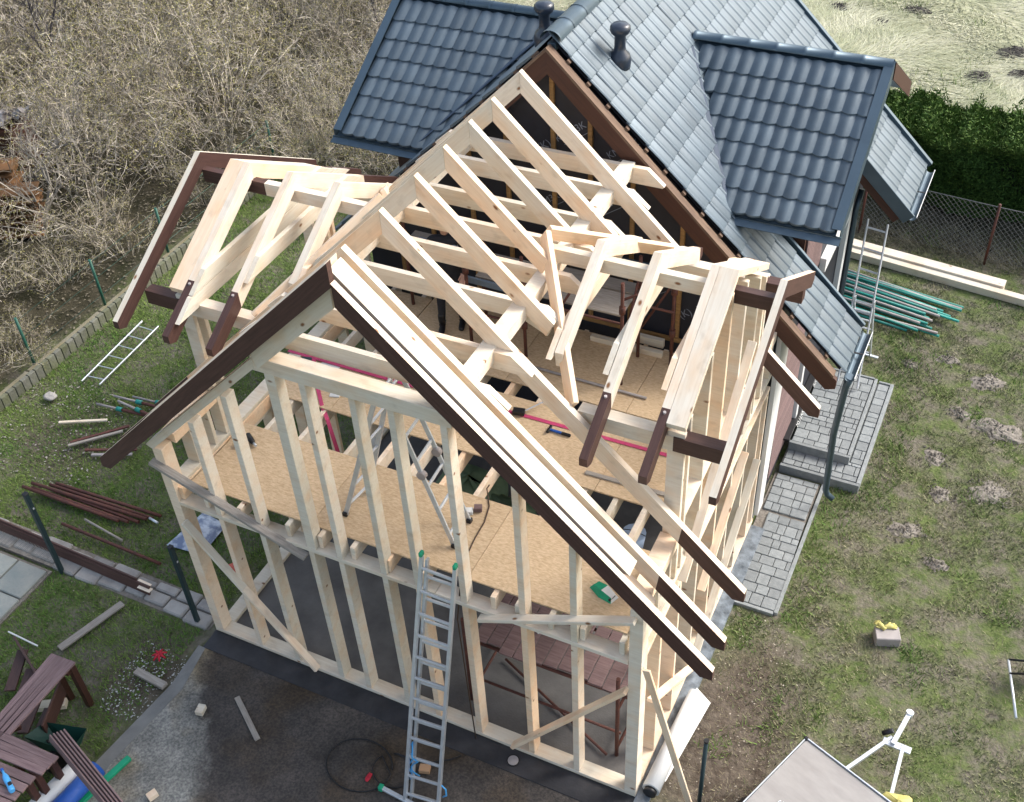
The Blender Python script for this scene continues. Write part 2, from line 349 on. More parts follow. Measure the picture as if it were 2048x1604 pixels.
# ---- dormers (cross gables): front slope z = 5.855 - .58 (2.4 - y)
DY, DZ, DS = 2.4, 5.855, .58
def dormer_poly(ya, yb, sg, dv, dz=0, tail=True):
    def P(d, k): return (DY + sg * d, DZ - DS * d - k + dz)
    if tail: return [P(ya, 0), P(yb, 0), P(yb, dv * .5), P(yb - .10, dv), P(ya, dv)]
    return [P(ya, 0), P(yb, 0), P(yb - .02, dv), P(ya, dv)]
def dormer_rafter(x0, x1, sg, ye=1.92, yd=None, allst=False, name='dormer_rafter', dv=.20, tail=True, top=None, dz=0):
    def P(d, k): return (DY + sg * d, DZ - DS * d - k + dz)
    if allst or yd is None: polys = [(dormer_poly(0, ye, sg, dv, dz, tail), 1 if allst else 0)]
    else: polys = [([P(0, 0), P(yd, 0), P(yd, dv), P(0, dv)], 0), ([P(yd, 0), P(ye, 0), P(ye, dv * .5), P(ye - .1, dv), P(yd, dv)], 1)]
    prism(name, frm, polys, 'x', x0, x1, [pine, stain], (0, sg, -DS), topn=top)
for x0, s in ((-.50, -1), (6.40, 1)):
    for sg in (-1, 1): dormer_rafter(x0, x0 + .07, sg, ye=1.92 if sg < 0 else (2.1 if s < 0 else 1.45), allst=True, name='barge_rafter', top=0)
for x0 in (.0, 5.81):
    for sg in (-1, 1): dormer_rafter(x0, x0 + .19, sg, ye=1.44 if sg < 0 else 1.30, dv=.08, tail=False, name='gable_plate')
for x0, ye in ((.193, None), (.78, None), (5.722, None), (5.13, None), (1.40, 1.10), (4.53, 1.10)):
    for sg in (-1, 1):
        dormer_rafter(x0, x0 + .085, sg, ye=(1.92 if sg < 0 else (2.1 if x0 < 3 else 1.42)) if ye is None else ye, yd=1.32 if ye is None else None, tail=ye is None, dv=.195)
for x0 in (.193, .78, 5.13, 5.722):
    for d in (1.36,): tube('bolt', frm, greytube, [(x0 + .042, DY - d, DZ - DS * d - .02), (x0 + .042, DY - d, DZ - DS * d + .012)], .016, 8)
# dormer collars run front to back beside the rafters
for x0, zc in ((.281, 5.17), (.281, 4.99), (.868, 5.32), (1.488, 5.32), (5.062, 5.34), (5.655, 5.34), (4.462, 5.34)):
    def yy(z): return (DZ - z) / DS
    z1, z0 = zc, zc - .17
    prism('dormer_collar', frm, [([(DY - yy(z1), z1), (DY + yy(z1), z1), (DY + yy(z0) - .01, z0), (DY - yy(z0) + .01, z0)], 0)], 'x', x0, x0 + .06, [pine], (0, 1, 0))
for xa, xb, xs in ((2.02, -.428, .45), (3.98, 6.398, 5.80)):
    s = 1 if xb > xa else -1
    for nm, y0, y1, z0, z1, x_in in (('ridge_beam', 2.355, 2.445, 5.49, 5.65, xa), ('dormer_plate', .985, 1.125, 4.66, 4.84, 3 + s * 1.90), ('dormer_plate', 3.70, 3.84, 4.66, 4.84, 3 + s * 1.90)):
        if nm == 'dormer_plate': xs2 = .12 if s < 0 else 5.88
        else: xs2 = xs
        prism(nm, frm, [([(x_in, z0), (xs2, z0), (xs2, z1), (x_in, z1)], 0), ([(xs2, z0), (xb, z0), (xb, z1), (xs2, z1)], 1)], 'y', y0, y1, [pine, stain], (s, 0, 0))
# valley rafters lying in the main roof slope
for s in (-1, 1):
    for sg in (-1, 1):
        p0 = Vector((3 + s * .96, DY + sg * .02, 5.79)); p1 = Vector((3 + s * 1.86, DY + sg * 1.43, 4.90))
        beam('valley_rafter', frm, pine, p0, p1, .06, .16, (s * .5, 0, 1))
# knee blocks under the rafters at the purlin
for y in (.95, 1.61):
    beam('knee_block', frm, pine, (4.10, y, 5.30), (4.34, y, 5.18), .05, .08)
# floor: three strips of OSB sheets with gaps
zf0, zf1 = 2.755, 2.777
for (ya, yb, xs) in ((.165, 1.29, (.245, 1.95, 3.95, 5.78)), (1.90, 3.03, (.22, 1.1, 2.85, 4.7, 5.78)), (3.28, 4.60, (1.2, 2.9, 4.55, 5.78)), (3.62, 4.45, (.22, 1.19))):
    for xa, xb in zip(xs[:-1], xs[1:]): B('floor_panel', (xa + .003, ya, zf0), (xb - .003, yb, zf1), osb, b=.002)

flash_m = mat('valley_metal', (.035, .06, .10), .6, var=.2)
# ------------------------------------------------------------------ old house
hs = thing('tiled_house', 'old house with blue-grey metal tile roof, dark membrane gable and two dormers', 'house', (3, 7.3, 0))
Y0, Y1 = 4.74, 10.15
LR = 1.3946                                                   # slope length per unit of x
def tile_mesh(w, l, arch, nx=7):
    MBt = MB(); V = []; F = []
    for j, (t, lift) in enumerate(((0, -.016), (0, .026), (.02, .030), (1.08, .0))):
        for i in range(nx + 1):
            u = i / nx; h = arch * (.5 - .5 * math.cos(2 * math.pi * u)) ** .8
            V.append((u * w, t * l - (.038 * math.sin(math.pi * u) if j < 3 else 0), h + lift))
    for j in range(3):
        for i in range(nx): a = j * (nx + 1) + i; F.append([a, a + 1, a + nx + 2, a + nx + 1])
    me = mesh('tile', V, F, tile_m); me.polygons.foreach_set('use_smooth', [True] * len(F)); return me
def tile_mesh_flat(w, l, nx=8):
    V = []; F = []
    prof = [(0, .0), (.08, .012), (.16, .015), (.26, .007), (.36, .002), (.60, .001), (.85, .001), (1.0, .0)]
    for j, (t, lift) in enumerate(((0, -.016), (0, .020), (.02, .024), (1.06, .004))):
        for u, h in prof: V.append((u * w, t * l - (h * .5 if j < 3 else 0), h + lift * .8))
    k = len(prof)
    for j in range(3):
        for i in range(k - 1): a = j * k + i; F.append([a, a + 1, a + k + 1, a + k])
    me = mesh('tile', V, F, tile_m); me.polygons.foreach_set('use_smooth', [True] * len(F)); return me
TA = tile_mesh_flat(.186, .355); TB = tile_mesh(.182, .32, .026)
roofm = box('roof', hs, trim_m, (2.95, Y0, 6.60), (3.05, Y1, 6.69))
cands = []
def slope_tiles(origin, across, upv, ncol, nrow, w, l, me, keep):
    nrm = Vector(across).cross(Vector(upv)).normalized()
    A, U = Vector(across).normalized(), Vector(upv).normalized(); R = Matrix((A, U, nrm)).transposed().to_4x4()
    for r in range(nrow):
        for c in range(ncol):
            p = Vector(origin) + A * (c * w) + U * (r * l); q = p + A * w / 2 + U * l / 2
            if keep(q): cands.append((float((q - CAMC).length), I(p) @ R, me))
# main right slope: columns run along y, rows up the slope
def keep_main(q):
    if 5.75 < q.y < 8.62 and q.x > 4.9 - 0.0: return False
    return q.z < 6.70
slope_tiles((6.86, Y0, roofz(6.86) + .035), (0, 1, 0), (-1, 0, SL), 29, 16, .186, .338, TA, keep_main)
nA = len(cands)
# dormer front slopes: columns along x, rows up
def mk_keep(s): return lambda q: q.z > roofz(q.x) - .02 and q.z < 5.80
slope_tiles((3.70, 5.17, 4.70), (1, 0, 0), (0, 1, .58), 15, 8, .180, .318, TB, mk_keep(1)); slope_tiles((-.42, 5.17, 4.70), (1, 0, 0), (0, 1, .58), 14, 8, .182, .318, TB, mk_keep(-1))
dorm = sorted(cands[nA:], key=lambda t: t[0]); main = sorted(cands[:nA], key=lambda t: t[0])
near = dorm + main[:max(0, 300 - len(dorm))]; far = main[max(0, 300 - len(dorm)):]
for d, Mx, me in near[:300]: link(bpy.data.objects.new('roof_tile', me), roofm, Mx @ I((random.uniform(-.002, .002), random.uniform(-.004, .004), 0)) @ Matrix.Rotation(random.uniform(-.012, .012), 4, 'X') @ Matrix.Rotation(random.uniform(-.010, .010), 4, 'Y'))
fb = MB()
for d, Mx, me in far + near[300:]:
    fb.add([Mx @ v.co for v in me.vertices], [list(p.vertices) for p in me.polygons])
o = fb.build('far_roof_tiles', tile_m, roofm, smooth=True); o['kind'] = 'stuff'
print('TILES', len(near), len(far))
# left main slope: sheet of tiles seen edge-on
lb = MB()
for r in range(15):
    xa = -.86 + r * .2423; xb = xa + .2523
    lb.add([(xa, Y0 + .01, roofz(xa) + .05), (xb, Y0 + .01, roofz(xb) + .02), (xb, Y1, roofz(xb) + .02), (xa, Y1, roofz(xa) + .05), (xa, Y0 + .01, roofz(xa) - .0), (xa, Y1, roofz(xa) - .0), (xb, Y0 + .01, roofz(xb) - .01)],
           [[0, 1, 2, 3], [4, 0, 3, 5], [0, 4, 6, 1]])
o = lb.build('left_roof_sheet', tile_m, roofm)
# underlay boards right (holes shaded) and sheathing under dormers
def slab_quad(name, pts, th, m, par=hs):
    n = (Vector(pts[1]) - Vector(pts[0])).cross(Vector(pts[2]) - Vector(pts[0])).normalized(); b = [Vector(p) - n * th for p in pts]; k = len(pts)
    V = [Vector(p) for p in pts] + b; F = [list(range(k)), [k + i for i in reversed(range(k))]] + [[i, k + i, k + (i + 1) % k, (i + 1) % k] for i in range(k)]
    c = sum(V, Vector()) / len(V); return link(bpy.data.objects.new(name, mesh(name, [v - c for v in V], F, m)), par, I(c))
def rz(x, d=0): return roofz(x) + d
slab_quad('underlay', [(3.0, Y0 + .05, rz(3) - .02), (6.80, Y0 + .05, rz(6.8) - .02), (6.80, 5.72, rz(6.8) - .02), (3.0, 5.72, rz(3) - .02)][::1], .02, membrane)
slab_quad('underlay', [(3.0, 5.72, rz(3) - .02), (4.9, 5.72, rz(4.9) - .02), (4.9, 8.66, rz(4.9) - .02), (3.0, 8.66, rz(3) - .02)], .02, membrane)
slab_quad('underlay', [(3.0, 8.66, rz(3) - .02), (6.80, 8.66, rz(6.8) - .02), (6.80, Y1, rz(6.8) - .02), (3.0, Y1, rz(3) - .02)], .02, membrane)
for x0, x1 in ((3.75, 6.42), (-.50, 2.2)):
    slab_quad('dormer_underlay', [(x0, 5.16, 4.655), (x1, 5.16, 4.655), (x1, 7.2, 5.838), (x0, 7.2, 5.838)], .03, trim_m)
    slab_quad('dormer_underlay', [(x0, 7.203, 5.838), (x1, 7.203, 5.838), (x1, 9.24, 4.655), (x0, 9.24, 4.655)], .03, trim_m)
    # back slope sheet
    slab_quad('dormer_back_sheet', [(x0, 7.24, 5.87), (x1, 7.24, 5.87), (x1, 9.3, 4.67), (x0, 9.3, 4.67)], .02, tile_m)
# ridge caps
def half_cap(par, p0, p1, r):
    p0, p1 = Vector(p0), Vector(p1); R = frame(p1 - p0).to_3x3(); V = []; F = []; L = (p1 - p0).length; n = 8
    for j, (t, rr) in enumerate(((0, r * 1.04), (.12, r * 1.04), (.125, r), (1.0, r * .985))):
        for i in range(n + 1):
            a = math.pi * (i / n); V.append(R @ Vector((t * L, math.cos(a) * rr, math.sin(a) * rr * .85)))
    for j in range(3):
        for i in range(n): a = j * (n + 1) + i; F.append([a, a + n + 1, a + n + 2, a + 1])
    return link(bpy.data.objects.new('ridge_cap', mesh('cap', V, F, trim_m, smooth=True)), par, I(p0))
for k in range(14): half_cap(roofm, (3.0, Y0 - .02 + k * .39, 6.735), (3.0, Y0 - .02 + (k + 1) * .39 + .02, 6.735), .13)
for x0, s in ((3.92, 1), (2.08, -1)):
    for k in range(7):
        half_cap(roofm, (x0 + s * k * .36, 7.2, 5.885), (x0 + s * (k * .36 + .38), 7.2, 5.885), .085)
# dormer verge trims, eave trims and gutters
for xv, s in ((6.36, 1), (-.42, -1)):
    x0, x1 = (xv, xv + .12) if s > 0 else (xv - .12, xv)
    for sg in (-1, 1):
        ye = 7.2 + sg * 2.05
        a = [(x0, 7.2, 5.93), (x1, 7.2, 5.93), (x1, ye, 5.93 - .58 * 2.05), (x0, ye, 5.93 - .58 * 2.05)]
        if sg > 0: a = a[::-1]
        slab_quad('verge_trim', a, .012, trim_m)
        xo = x1 if s > 0 else x0
        b = [(xo, 7.2, 5.928), (xo, ye, 5.928 - .58 * 2.05), (xo, ye, 5.70 - .58 * 2.05), (xo, 7.2, 5.70)]
        slab_quad('verge_board', b, .012 * s, stain2 if sg > 0 else trim_m)
for x0, x1 in ((4.98, 6.49), (-.55, 1.15)):
    slab_quad('eave_board', [(x0, 5.145, 4.66), (x1, 5.145, 4.66), (x1, 5.145, 4.55), (x0, 5.145, 4.55)], .02, trim_m)
    slab_quad('eave_drip', [(x0, 5.04, 4.60), (x1, 5.04, 4.60), (x1, 5.15, 4.655), (x0, 5.15, 4.655)], .01, trim_m)
# valley flashings on the main slope beside the right dormer
beam('valley_flashing', hs, flash_m, (3.86, 7.12, 5.925), (5.10, 5.21, 4.745), .07, .03, (.45, -.3, .85)); beam('valley_flashing', hs, trim_m, (5.02, 5.73, roofz(5.02) + .05), (6.86, 5.73, roofz(6.86) + .05), .05, .09, (.7, 0, .7))
beam('verge_trim', hs, trim_m, (3.0, Y1 + .02, 6.76), (6.9, Y1 + .02, roofz(6.9) + .06), .08, .10, (.7, 0, .7))
beam('verge_trim', hs, trim_m, (5.2, 8.60, roofz(5.2) + .0), (6.9, 8.60, roofz(6.9) + .0), .03, .20, (.7, 0, .7)); beam('verge_board', hs, stain2, (4.9, 8.66, roofz(4.9) - .20), (6.75, 8.66, roofz(6.75) - .20), .04, .2, (.7, 0, .7))
beam('valley_flashing', hs, flash_m, (2.1, 7.12, 5.93), (.75, 5.23, 4.74), .10, .02, (-.7, -.3, .7))
vb_m = mat('worn_verge', (.20, .13, .085), .8, col2=(.09, .055, .04), scale=5, stretch=(.7, 6, 6))
# front barge boards, battens and rafter ends under the tile edge
for s in (-1, 1):
    main = [(XR + s * 0, ZR - .07), (XR + s * 3.80, ZR - SL * 3.80 - .07), (XR + s * 3.80, ZR - SL * 3.80 - .2), (XR + s * 3.68, ZR - SL * 3.68 - .36), (XR, ZR - .36)]
    prism('barge_board', hs, [(main, 0)], 'y', 4.60, 4.665, [stain2], (s, 0, -SL))
    prism('verge_batten', hs, [([(XR, ZR - .03), (XR + s * 3.76, ZR - SL * 3.76 - .03), (XR + s * 3.76, ZR - SL * 3.76 - .075), (XR, ZR - .075)], 0)], 'y', 4.58, 4.70, [vb_m], (s, 0, -SL))
    for k in range(15):
        x = .22 + k * .2423
        R = frame((0, 1, 0), (s * SL, 0, 1)); o = bpy.data.objects.new('tile_batten', box_mesh(.12, .055, .035, vb_m)); link(o, hs, I((XR + s * x, 4.76, roofz(3 + x) - .01)) @ R)
# front gable wall of the old house: membrane with studs
wall = prism('gable_wall', hs, [([(.0, .3), (6.0, .3), (6.0, 3.70), (3.0, 6.56), (0.0, 3.70)], 0)], 'y', 4.86, 4.93, [membrane], (1, 0, 0))
for x, z0, z1 in ((2.95, 2.85, 6.25), (3.44, 2.85, 5.90), (4.0, 2.85, 5.35), (4.66, 2.80, 4.70), (2.3, 2.85, 5.55), (1.75, 2.85, 5.1), (1.1, 2.85, 4.5), (5.25, 2.85, 4.15), (.55, 2.8, 3.9), (2.62, 2.85, 3.9)):
    box('batten', wall, oldpine, (x - .028, 4.815, z0), (x + .028, 4.857, z1))
beam('batten', wall, oldpine, (2.93, 4.84, 6.33), (2.2, 4.84, 5.62), .05, .04); beam('batten', wall, oldpine, (2.5, 4.80, 2.83), (5.8, 4.80, 2.83), .04, .06)
def wtext(txt, x, z, size, rot=35, y=4.853):
    c = bpy.data.curves.new('print', 'FONT'); c.body = txt; c.size = size; c.align_x = 'CENTER'; c.align_y = 'CENTER'; c.materials.append(printm)
    t = bpy.data.objects.new('print_source', c); COL.objects.link(t); bpy.context.view_layer.update()
    me = bpy.data.meshes.new_from_object(t.evaluated_get(bpy.context.evaluated_depsgraph_get())); COL.objects.unlink(t); bpy.data.objects.remove(t)
    return link(bpy.data.objects.new('print', me), wall, I((x, y, z)) @ Matrix.Rotation(math.radians(-rot), 4, 'Y') @ Matrix.Rotation(math.radians(90), 4, 'X'))
for x, z in ((3.17, 5.55), (2.45, 5.2), (4.32, 3.55), (2.8, 4.5), (5.1, 3.5), (3.6, 4.6), (1.6, 4.4), (3.85, 5.45)):
    wtext('KM/M3K', x, z, .13); wtext('______', x + .06, z - .02, .14); wtext('(K)', x - .35, z - .25, .15)
# side walls, corner board, cladding planks, door opening
box('side_wall', hs, membrane, (5.90, 4.94, .0), (5.985, 10.0, 3.6)); box('side_wall', hs, membrane, (.0, 4.94, .0), (.08, 10.0, 3.6)); box('rear_wall', hs, membrane, (.085, 9.9, 0), (5.895, 10.0, 3.5))
prism('dormer_gable', hs, [([(5.82, 3.605), (8.6, 3.605), (8.6, 4.92), (7.2, 5.70), (5.82, 4.92)], 0)], 'x', 5.88, 5.96, [stain2], (0, 1, 0)); prism('dormer_gable', hs, [([(5.82, 3.605), (8.6, 3.605), (8.6, 4.92), (7.2, 5.70), (5.82, 4.92)], 0)], 'x', .02, .10, [stain2], (0, 1, 0))
for x0, x1 in ((4.3, 5.875), (.105, 1.7)):
    box('dormer_cheek', hs, stain2, (x0, 5.80, 3.4), (x1, 5.86, 4.88))
prism('corner_board', hs, [([(4.72, .10), (4.98, .10), (5.28, 3.05), (4.74, 3.55)], 0)], 'x', 5.99, 6.05, [white], (0, 0, 1))
for k in range(22):
    z = .25 + k * .14
    if z < 2.6: box('cladding_plank', hs, purpwood, (5.99, 5.32, z), (6.012, 6.55, z + .132))
for k in range(13):
    y = 5.9 + k * .1
    if y > 6.95: break
    box('cladding_plank', hs, purpwood, (5.965, y, 2.98), (5.988, y + .092, 4.78))
box('white_band', hs, white, (5.99, 6.98, 2.85), (6.08, 8.5, 3.07)); box('corner_trim', hs, white, (5.99, 8.52, .3), (6.07, 8.70, 4.86)); box('door_post', hs, white, (5.99, 6.60, .35), (6.06, 6.72, 2.84))
box('wall_trim', hs, stain2, (5.99, 8.73, .3), (6.03, 8.95, 4.6))
tube('downpipe', hs, trim_m, [(6.10, 9.1, 3.0), (6.08, 8.98, 2.7), (6.08, 8.98, .1)], .045)
sill = box('door_sill', hs, blackp, (5.995, 6.1, .36), (6.10, 8.5, .40))
for txt, y in (('HSTERK', 6.75), ('AIRSAFE', 7.75)):
    c = bpy.data.curves.new('print', 'FONT'); c.body = txt; c.size = .20; c.align_x = 'CENTER'; c.align_y = 'CENTER'; c.materials.append(white)
    t = bpy.data.objects.new('ps', c); COL.objects.link(t); bpy.context.view_layer.update(); me = bpy.data.meshes.new_from_object(t.evaluated_get(bpy.context.evaluated_depsgraph_get())); bpy.data.objects.remove(t)
    link(bpy.data.objects.new('print', me), sill, I((6.104, y, .30)) @ Matrix.Rotation(math.radians(90), 4, 'Z') @ Matrix.Rotation(math.radians(60), 4, 'X') @ Matrix.Scale(.55, 4))
# gutters and downpipe
def gutter(y0, y1, x=6.93, z=2.97):
    V = []; F = []; n = 8
    for y in (y0, y1):
        for i in range(n + 1): a = math.pi * i / n; V.append((x - math.cos(a) * .065, y, z - math.sin(a) * .065))
        for i in range(n + 1): a = math.pi * i / n; V.append((x - math.cos(a) * .058, y, z - math.sin(a) * .058))
    k = 2 * (n + 1)
    for i in range(n): F += [[i, i + 1, k + i + 1, k + i], [n + 1 + i, k + n + 1 + i, k + n + 2 + i, n + 2 + i], [i, n + 1 + i, n + 2 + i, i + 1], [k + i, k + i + 1, k + n + 2 + i, k + n + 1 + i]]
    o = link(bpy.data.objects.new('gutter', mesh('gutter', V, F, trim_m, smooth=False)), hs, I())
    beam('gutter_lip', o, white, (x + .065, y0, z + .002), (x + .065, y1, z + .002), .012, .012); beam('gutter_bracket', o, blackp, (x - .06, (y0 + y1) / 2, z + .004), (x + .06, (y0 + y1) / 2, z + .004), .03, .01)
gutter(4.72, 5.74); gutter(8.64, 10.1)
tube('downpipe', hs, trim_m, [(6.93, 4.80, 2.93), (6.90, 4.81, 2.75), (6.84, 5.0, 1.75), (6.83, 5.3, .75), (6.83, 5.40, .30), (6.86, 5.42, .20), (6.95, 5.42, .14)], [.06, .045, .045, .045, .045, .045, .042], 12)
vent_m = mat('vent_plastic', (.025, .035, .055), .3, var=.2, spec=.6)
# vent pipes
def vent(x, y):
    z = roofz(x) + .02; prof = [(0, .0), (.13, .0), (.135, .05), (.14, .12), (.12, .19), (.075, .24), (.068, .30), (.068, .44), (.11, .48), (.125, .52), (.12, .57), (.09, .60), (.0, .61)]; n = 18
    V = [(r * math.cos(2 * math.pi * k / n), r * math.sin(2 * math.pi * k / n), h) for r, h in prof for k in range(n)]
    F = [[i * n + k, i * n + (k + 1) % n, (i + 1) * n + (k + 1) % n, (i + 1) * n + k] for i in range(len(prof) - 1) for k in range(n)]
    me = mesh('vent', [(a, b_, c * .9) for a, b_, c in V], F, vent_m, smooth=True); link(bpy.data.objects.new('roof_vent', me), roofm, I((x, y, z - .06)))
vent(3.55, 5.48); vent(2.52, 5.60)
# ------------------------------------------------------------------ ground
def ground_material():
    m = bpy.data.materials.new('ground'); m.use_nodes = True; nt = m.node_tree; n = nt.nodes; l = nt.links; b = n['Principled BSDF']; b.inputs['Roughness'].default_value = .95; b.inputs['Specular IOR Level'].default_value = .15
    tc = n.new('ShaderNodeTexCoord'); V = tc.outputs['Object']
    def noise_(sc, det=6, st=None, ro=.6):
        q = n.new('ShaderNodeTexNoise'); q.inputs['Scale'].default_value = sc; q.inputs['Detail'].default_value = det; q.inputs['Roughness'].default_value = ro
        if st: mp = n.new('ShaderNodeMapping'); mp.inputs['Scale'].default_value = st; l.new(V, mp.inputs[0]); l.new(mp.outputs[0], q.inputs['Vector'])
        else: l.new(V, q.inputs['Vector'])
        return q.outputs['Fac']
    def ramp(f, a, b_, c0=(0, 0, 0), c1=(1, 1, 1)):
        r = n.new('ShaderNodeValToRGB'); r.color_ramp.elements[0].position = a; r.color_ramp.elements[1].position = b_; r.color_ramp.elements[0].color = (*c0, 1); r.color_ramp.elements[1].color = (*c1, 1); l.new(f, r.inputs[0]); return r.outputs[0]
    def mix(f, a, c):
        x = n.new('ShaderNodeMix'); x.data_type = 'RGBA'; l.new(f, x.inputs['Factor']); l.new(a, x.inputs[6]); l.new(c, x.inputs[7]); return x.outputs[2]
    green = ramp(noise_(9), .3, .7, (.055, .08, .025), (.125, .155, .055)); dirt = ramp(noise_(14), .3, .7, (.10, .09, .068), (.19, .172, .135))
    lawn = mix(ramp(noise_(2.4, 9, ro=.7), .43, .60), green, dirt); wear = n.new('ShaderNodeAttribute'); wear.attribute_name = 'zone'; spw = n.new('ShaderNodeSeparateColor'); l.new(wear.outputs['Color'], spw.inputs[0]); soilc = ramp(noise_(7, 9), .3, .7, (.055, .042, .032), (.15, .125, .10)); lawn = mix(spw.outputs['Blue'], lawn, soilc)
    field = ramp(noise_(3.2, 8, (1, 2.2, 1)), .3, .72, (.24, .26, .15), (.44, .43, .31)); brush_and_shade = ramp(noise_(2.5, 8), .35, .7, (.020, .020, .010), (.07, .06, .04))
    at = n.new('ShaderNodeAttribute'); at.attribute_name = 'zone'; sp = n.new('ShaderNodeSeparateColor'); l.new(at.outputs['Color'], sp.inputs[0])
    c = mix(sp.outputs['Red'], lawn, field); c = mix(sp.outputs['Green'], c, brush_and_shade); l.new(c, b.inputs['Base Color'])
    bp = n.new('ShaderNodeBump'); bp.inputs['Strength'].default_value = .8; bp.inputs['Distance'].default_value = .04; l.new(noise_(18, 8), bp.inputs['Height']); l.new(bp.outputs[0], b.inputs['Normal'])
    return m
def smooth(a, b, x): t = np.clip((x - a) / (b - a), 0, 1); return t * t * (3 - 2 * t)
def in_brush(x, y):
    return np.maximum(smooth(-6.35, -6.9, x + .12 * np.sin(y * 2.1)), smooth(10.3, 11.1, y + .3 * np.sin(x * 1.7)) * smooth(0.6, -.6, x) * smooth(21, 18.5, y))
def gheight(x, y):
    h = .03 * np.sin(x * .9 + 1) * np.cos(y * .7) + .02 * np.sin(x * 2.3 + y * 1.9) - .06
    near = smooth(0, 2.0, np.maximum(np.maximum(-2.0 - x, x - 8.0), np.maximum(-6 - y, y - 11))); return -.05 + (h + .03) * np.clip(near, 0, 1)
gx = np.concatenate([np.linspace(-220, -32, 12), np.linspace(-30, 20, 150), np.linspace(24, 200, 12)]); gy = np.concatenate([np.linspace(-160, -14, 8), np.linspace(-12, 42, 160), np.linspace(46, 300, 14)])
X, Y = np.meshgrid(gx, gy); Z = gheight(X, Y); nx_, ny_ = len(gx), len(gy)
me = bpy.data.meshes.new('ground'); V = np.stack([X, Y, Z], -1).reshape(-1, 3)
ii = np.arange((ny_ - 1) * nx_).reshape(ny_ - 1, nx_)[:, :-1].reshape(-1)
me.from_pydata(V.tolist(), [], np.stack([ii, ii + 1, ii + nx_ + 1, ii + nx_], 1).tolist())
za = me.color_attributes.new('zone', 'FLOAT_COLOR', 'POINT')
fz = smooth(12.6, 15.5, Y + 0 * X) * smooth(-14, -4, X); fz = np.maximum(fz, smooth(30, 40, Y)); brush_shade_zone = np.maximum(in_brush(X, Y), smooth(12.3, 12.8, Y) * smooth(15.6, 15.2, Y) * smooth(5.2, 5.8, X))  # ground between rear fence and hedge also darkened, its shade put into the colour
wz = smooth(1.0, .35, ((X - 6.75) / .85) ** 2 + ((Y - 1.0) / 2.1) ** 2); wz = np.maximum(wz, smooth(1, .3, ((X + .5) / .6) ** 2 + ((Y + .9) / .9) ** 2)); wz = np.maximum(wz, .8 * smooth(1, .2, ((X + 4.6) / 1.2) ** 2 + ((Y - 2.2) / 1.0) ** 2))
zc = np.stack([fz, brush_shade_zone * (1 - smooth(28, 34, Y)), wz, 1 + 0 * X], -1).reshape(-1); za.data.foreach_set('color', zc.astype(np.float32))
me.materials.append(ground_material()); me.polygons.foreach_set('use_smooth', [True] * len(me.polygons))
g = struct(link(bpy.data.objects.new('ground', me), None, I()))
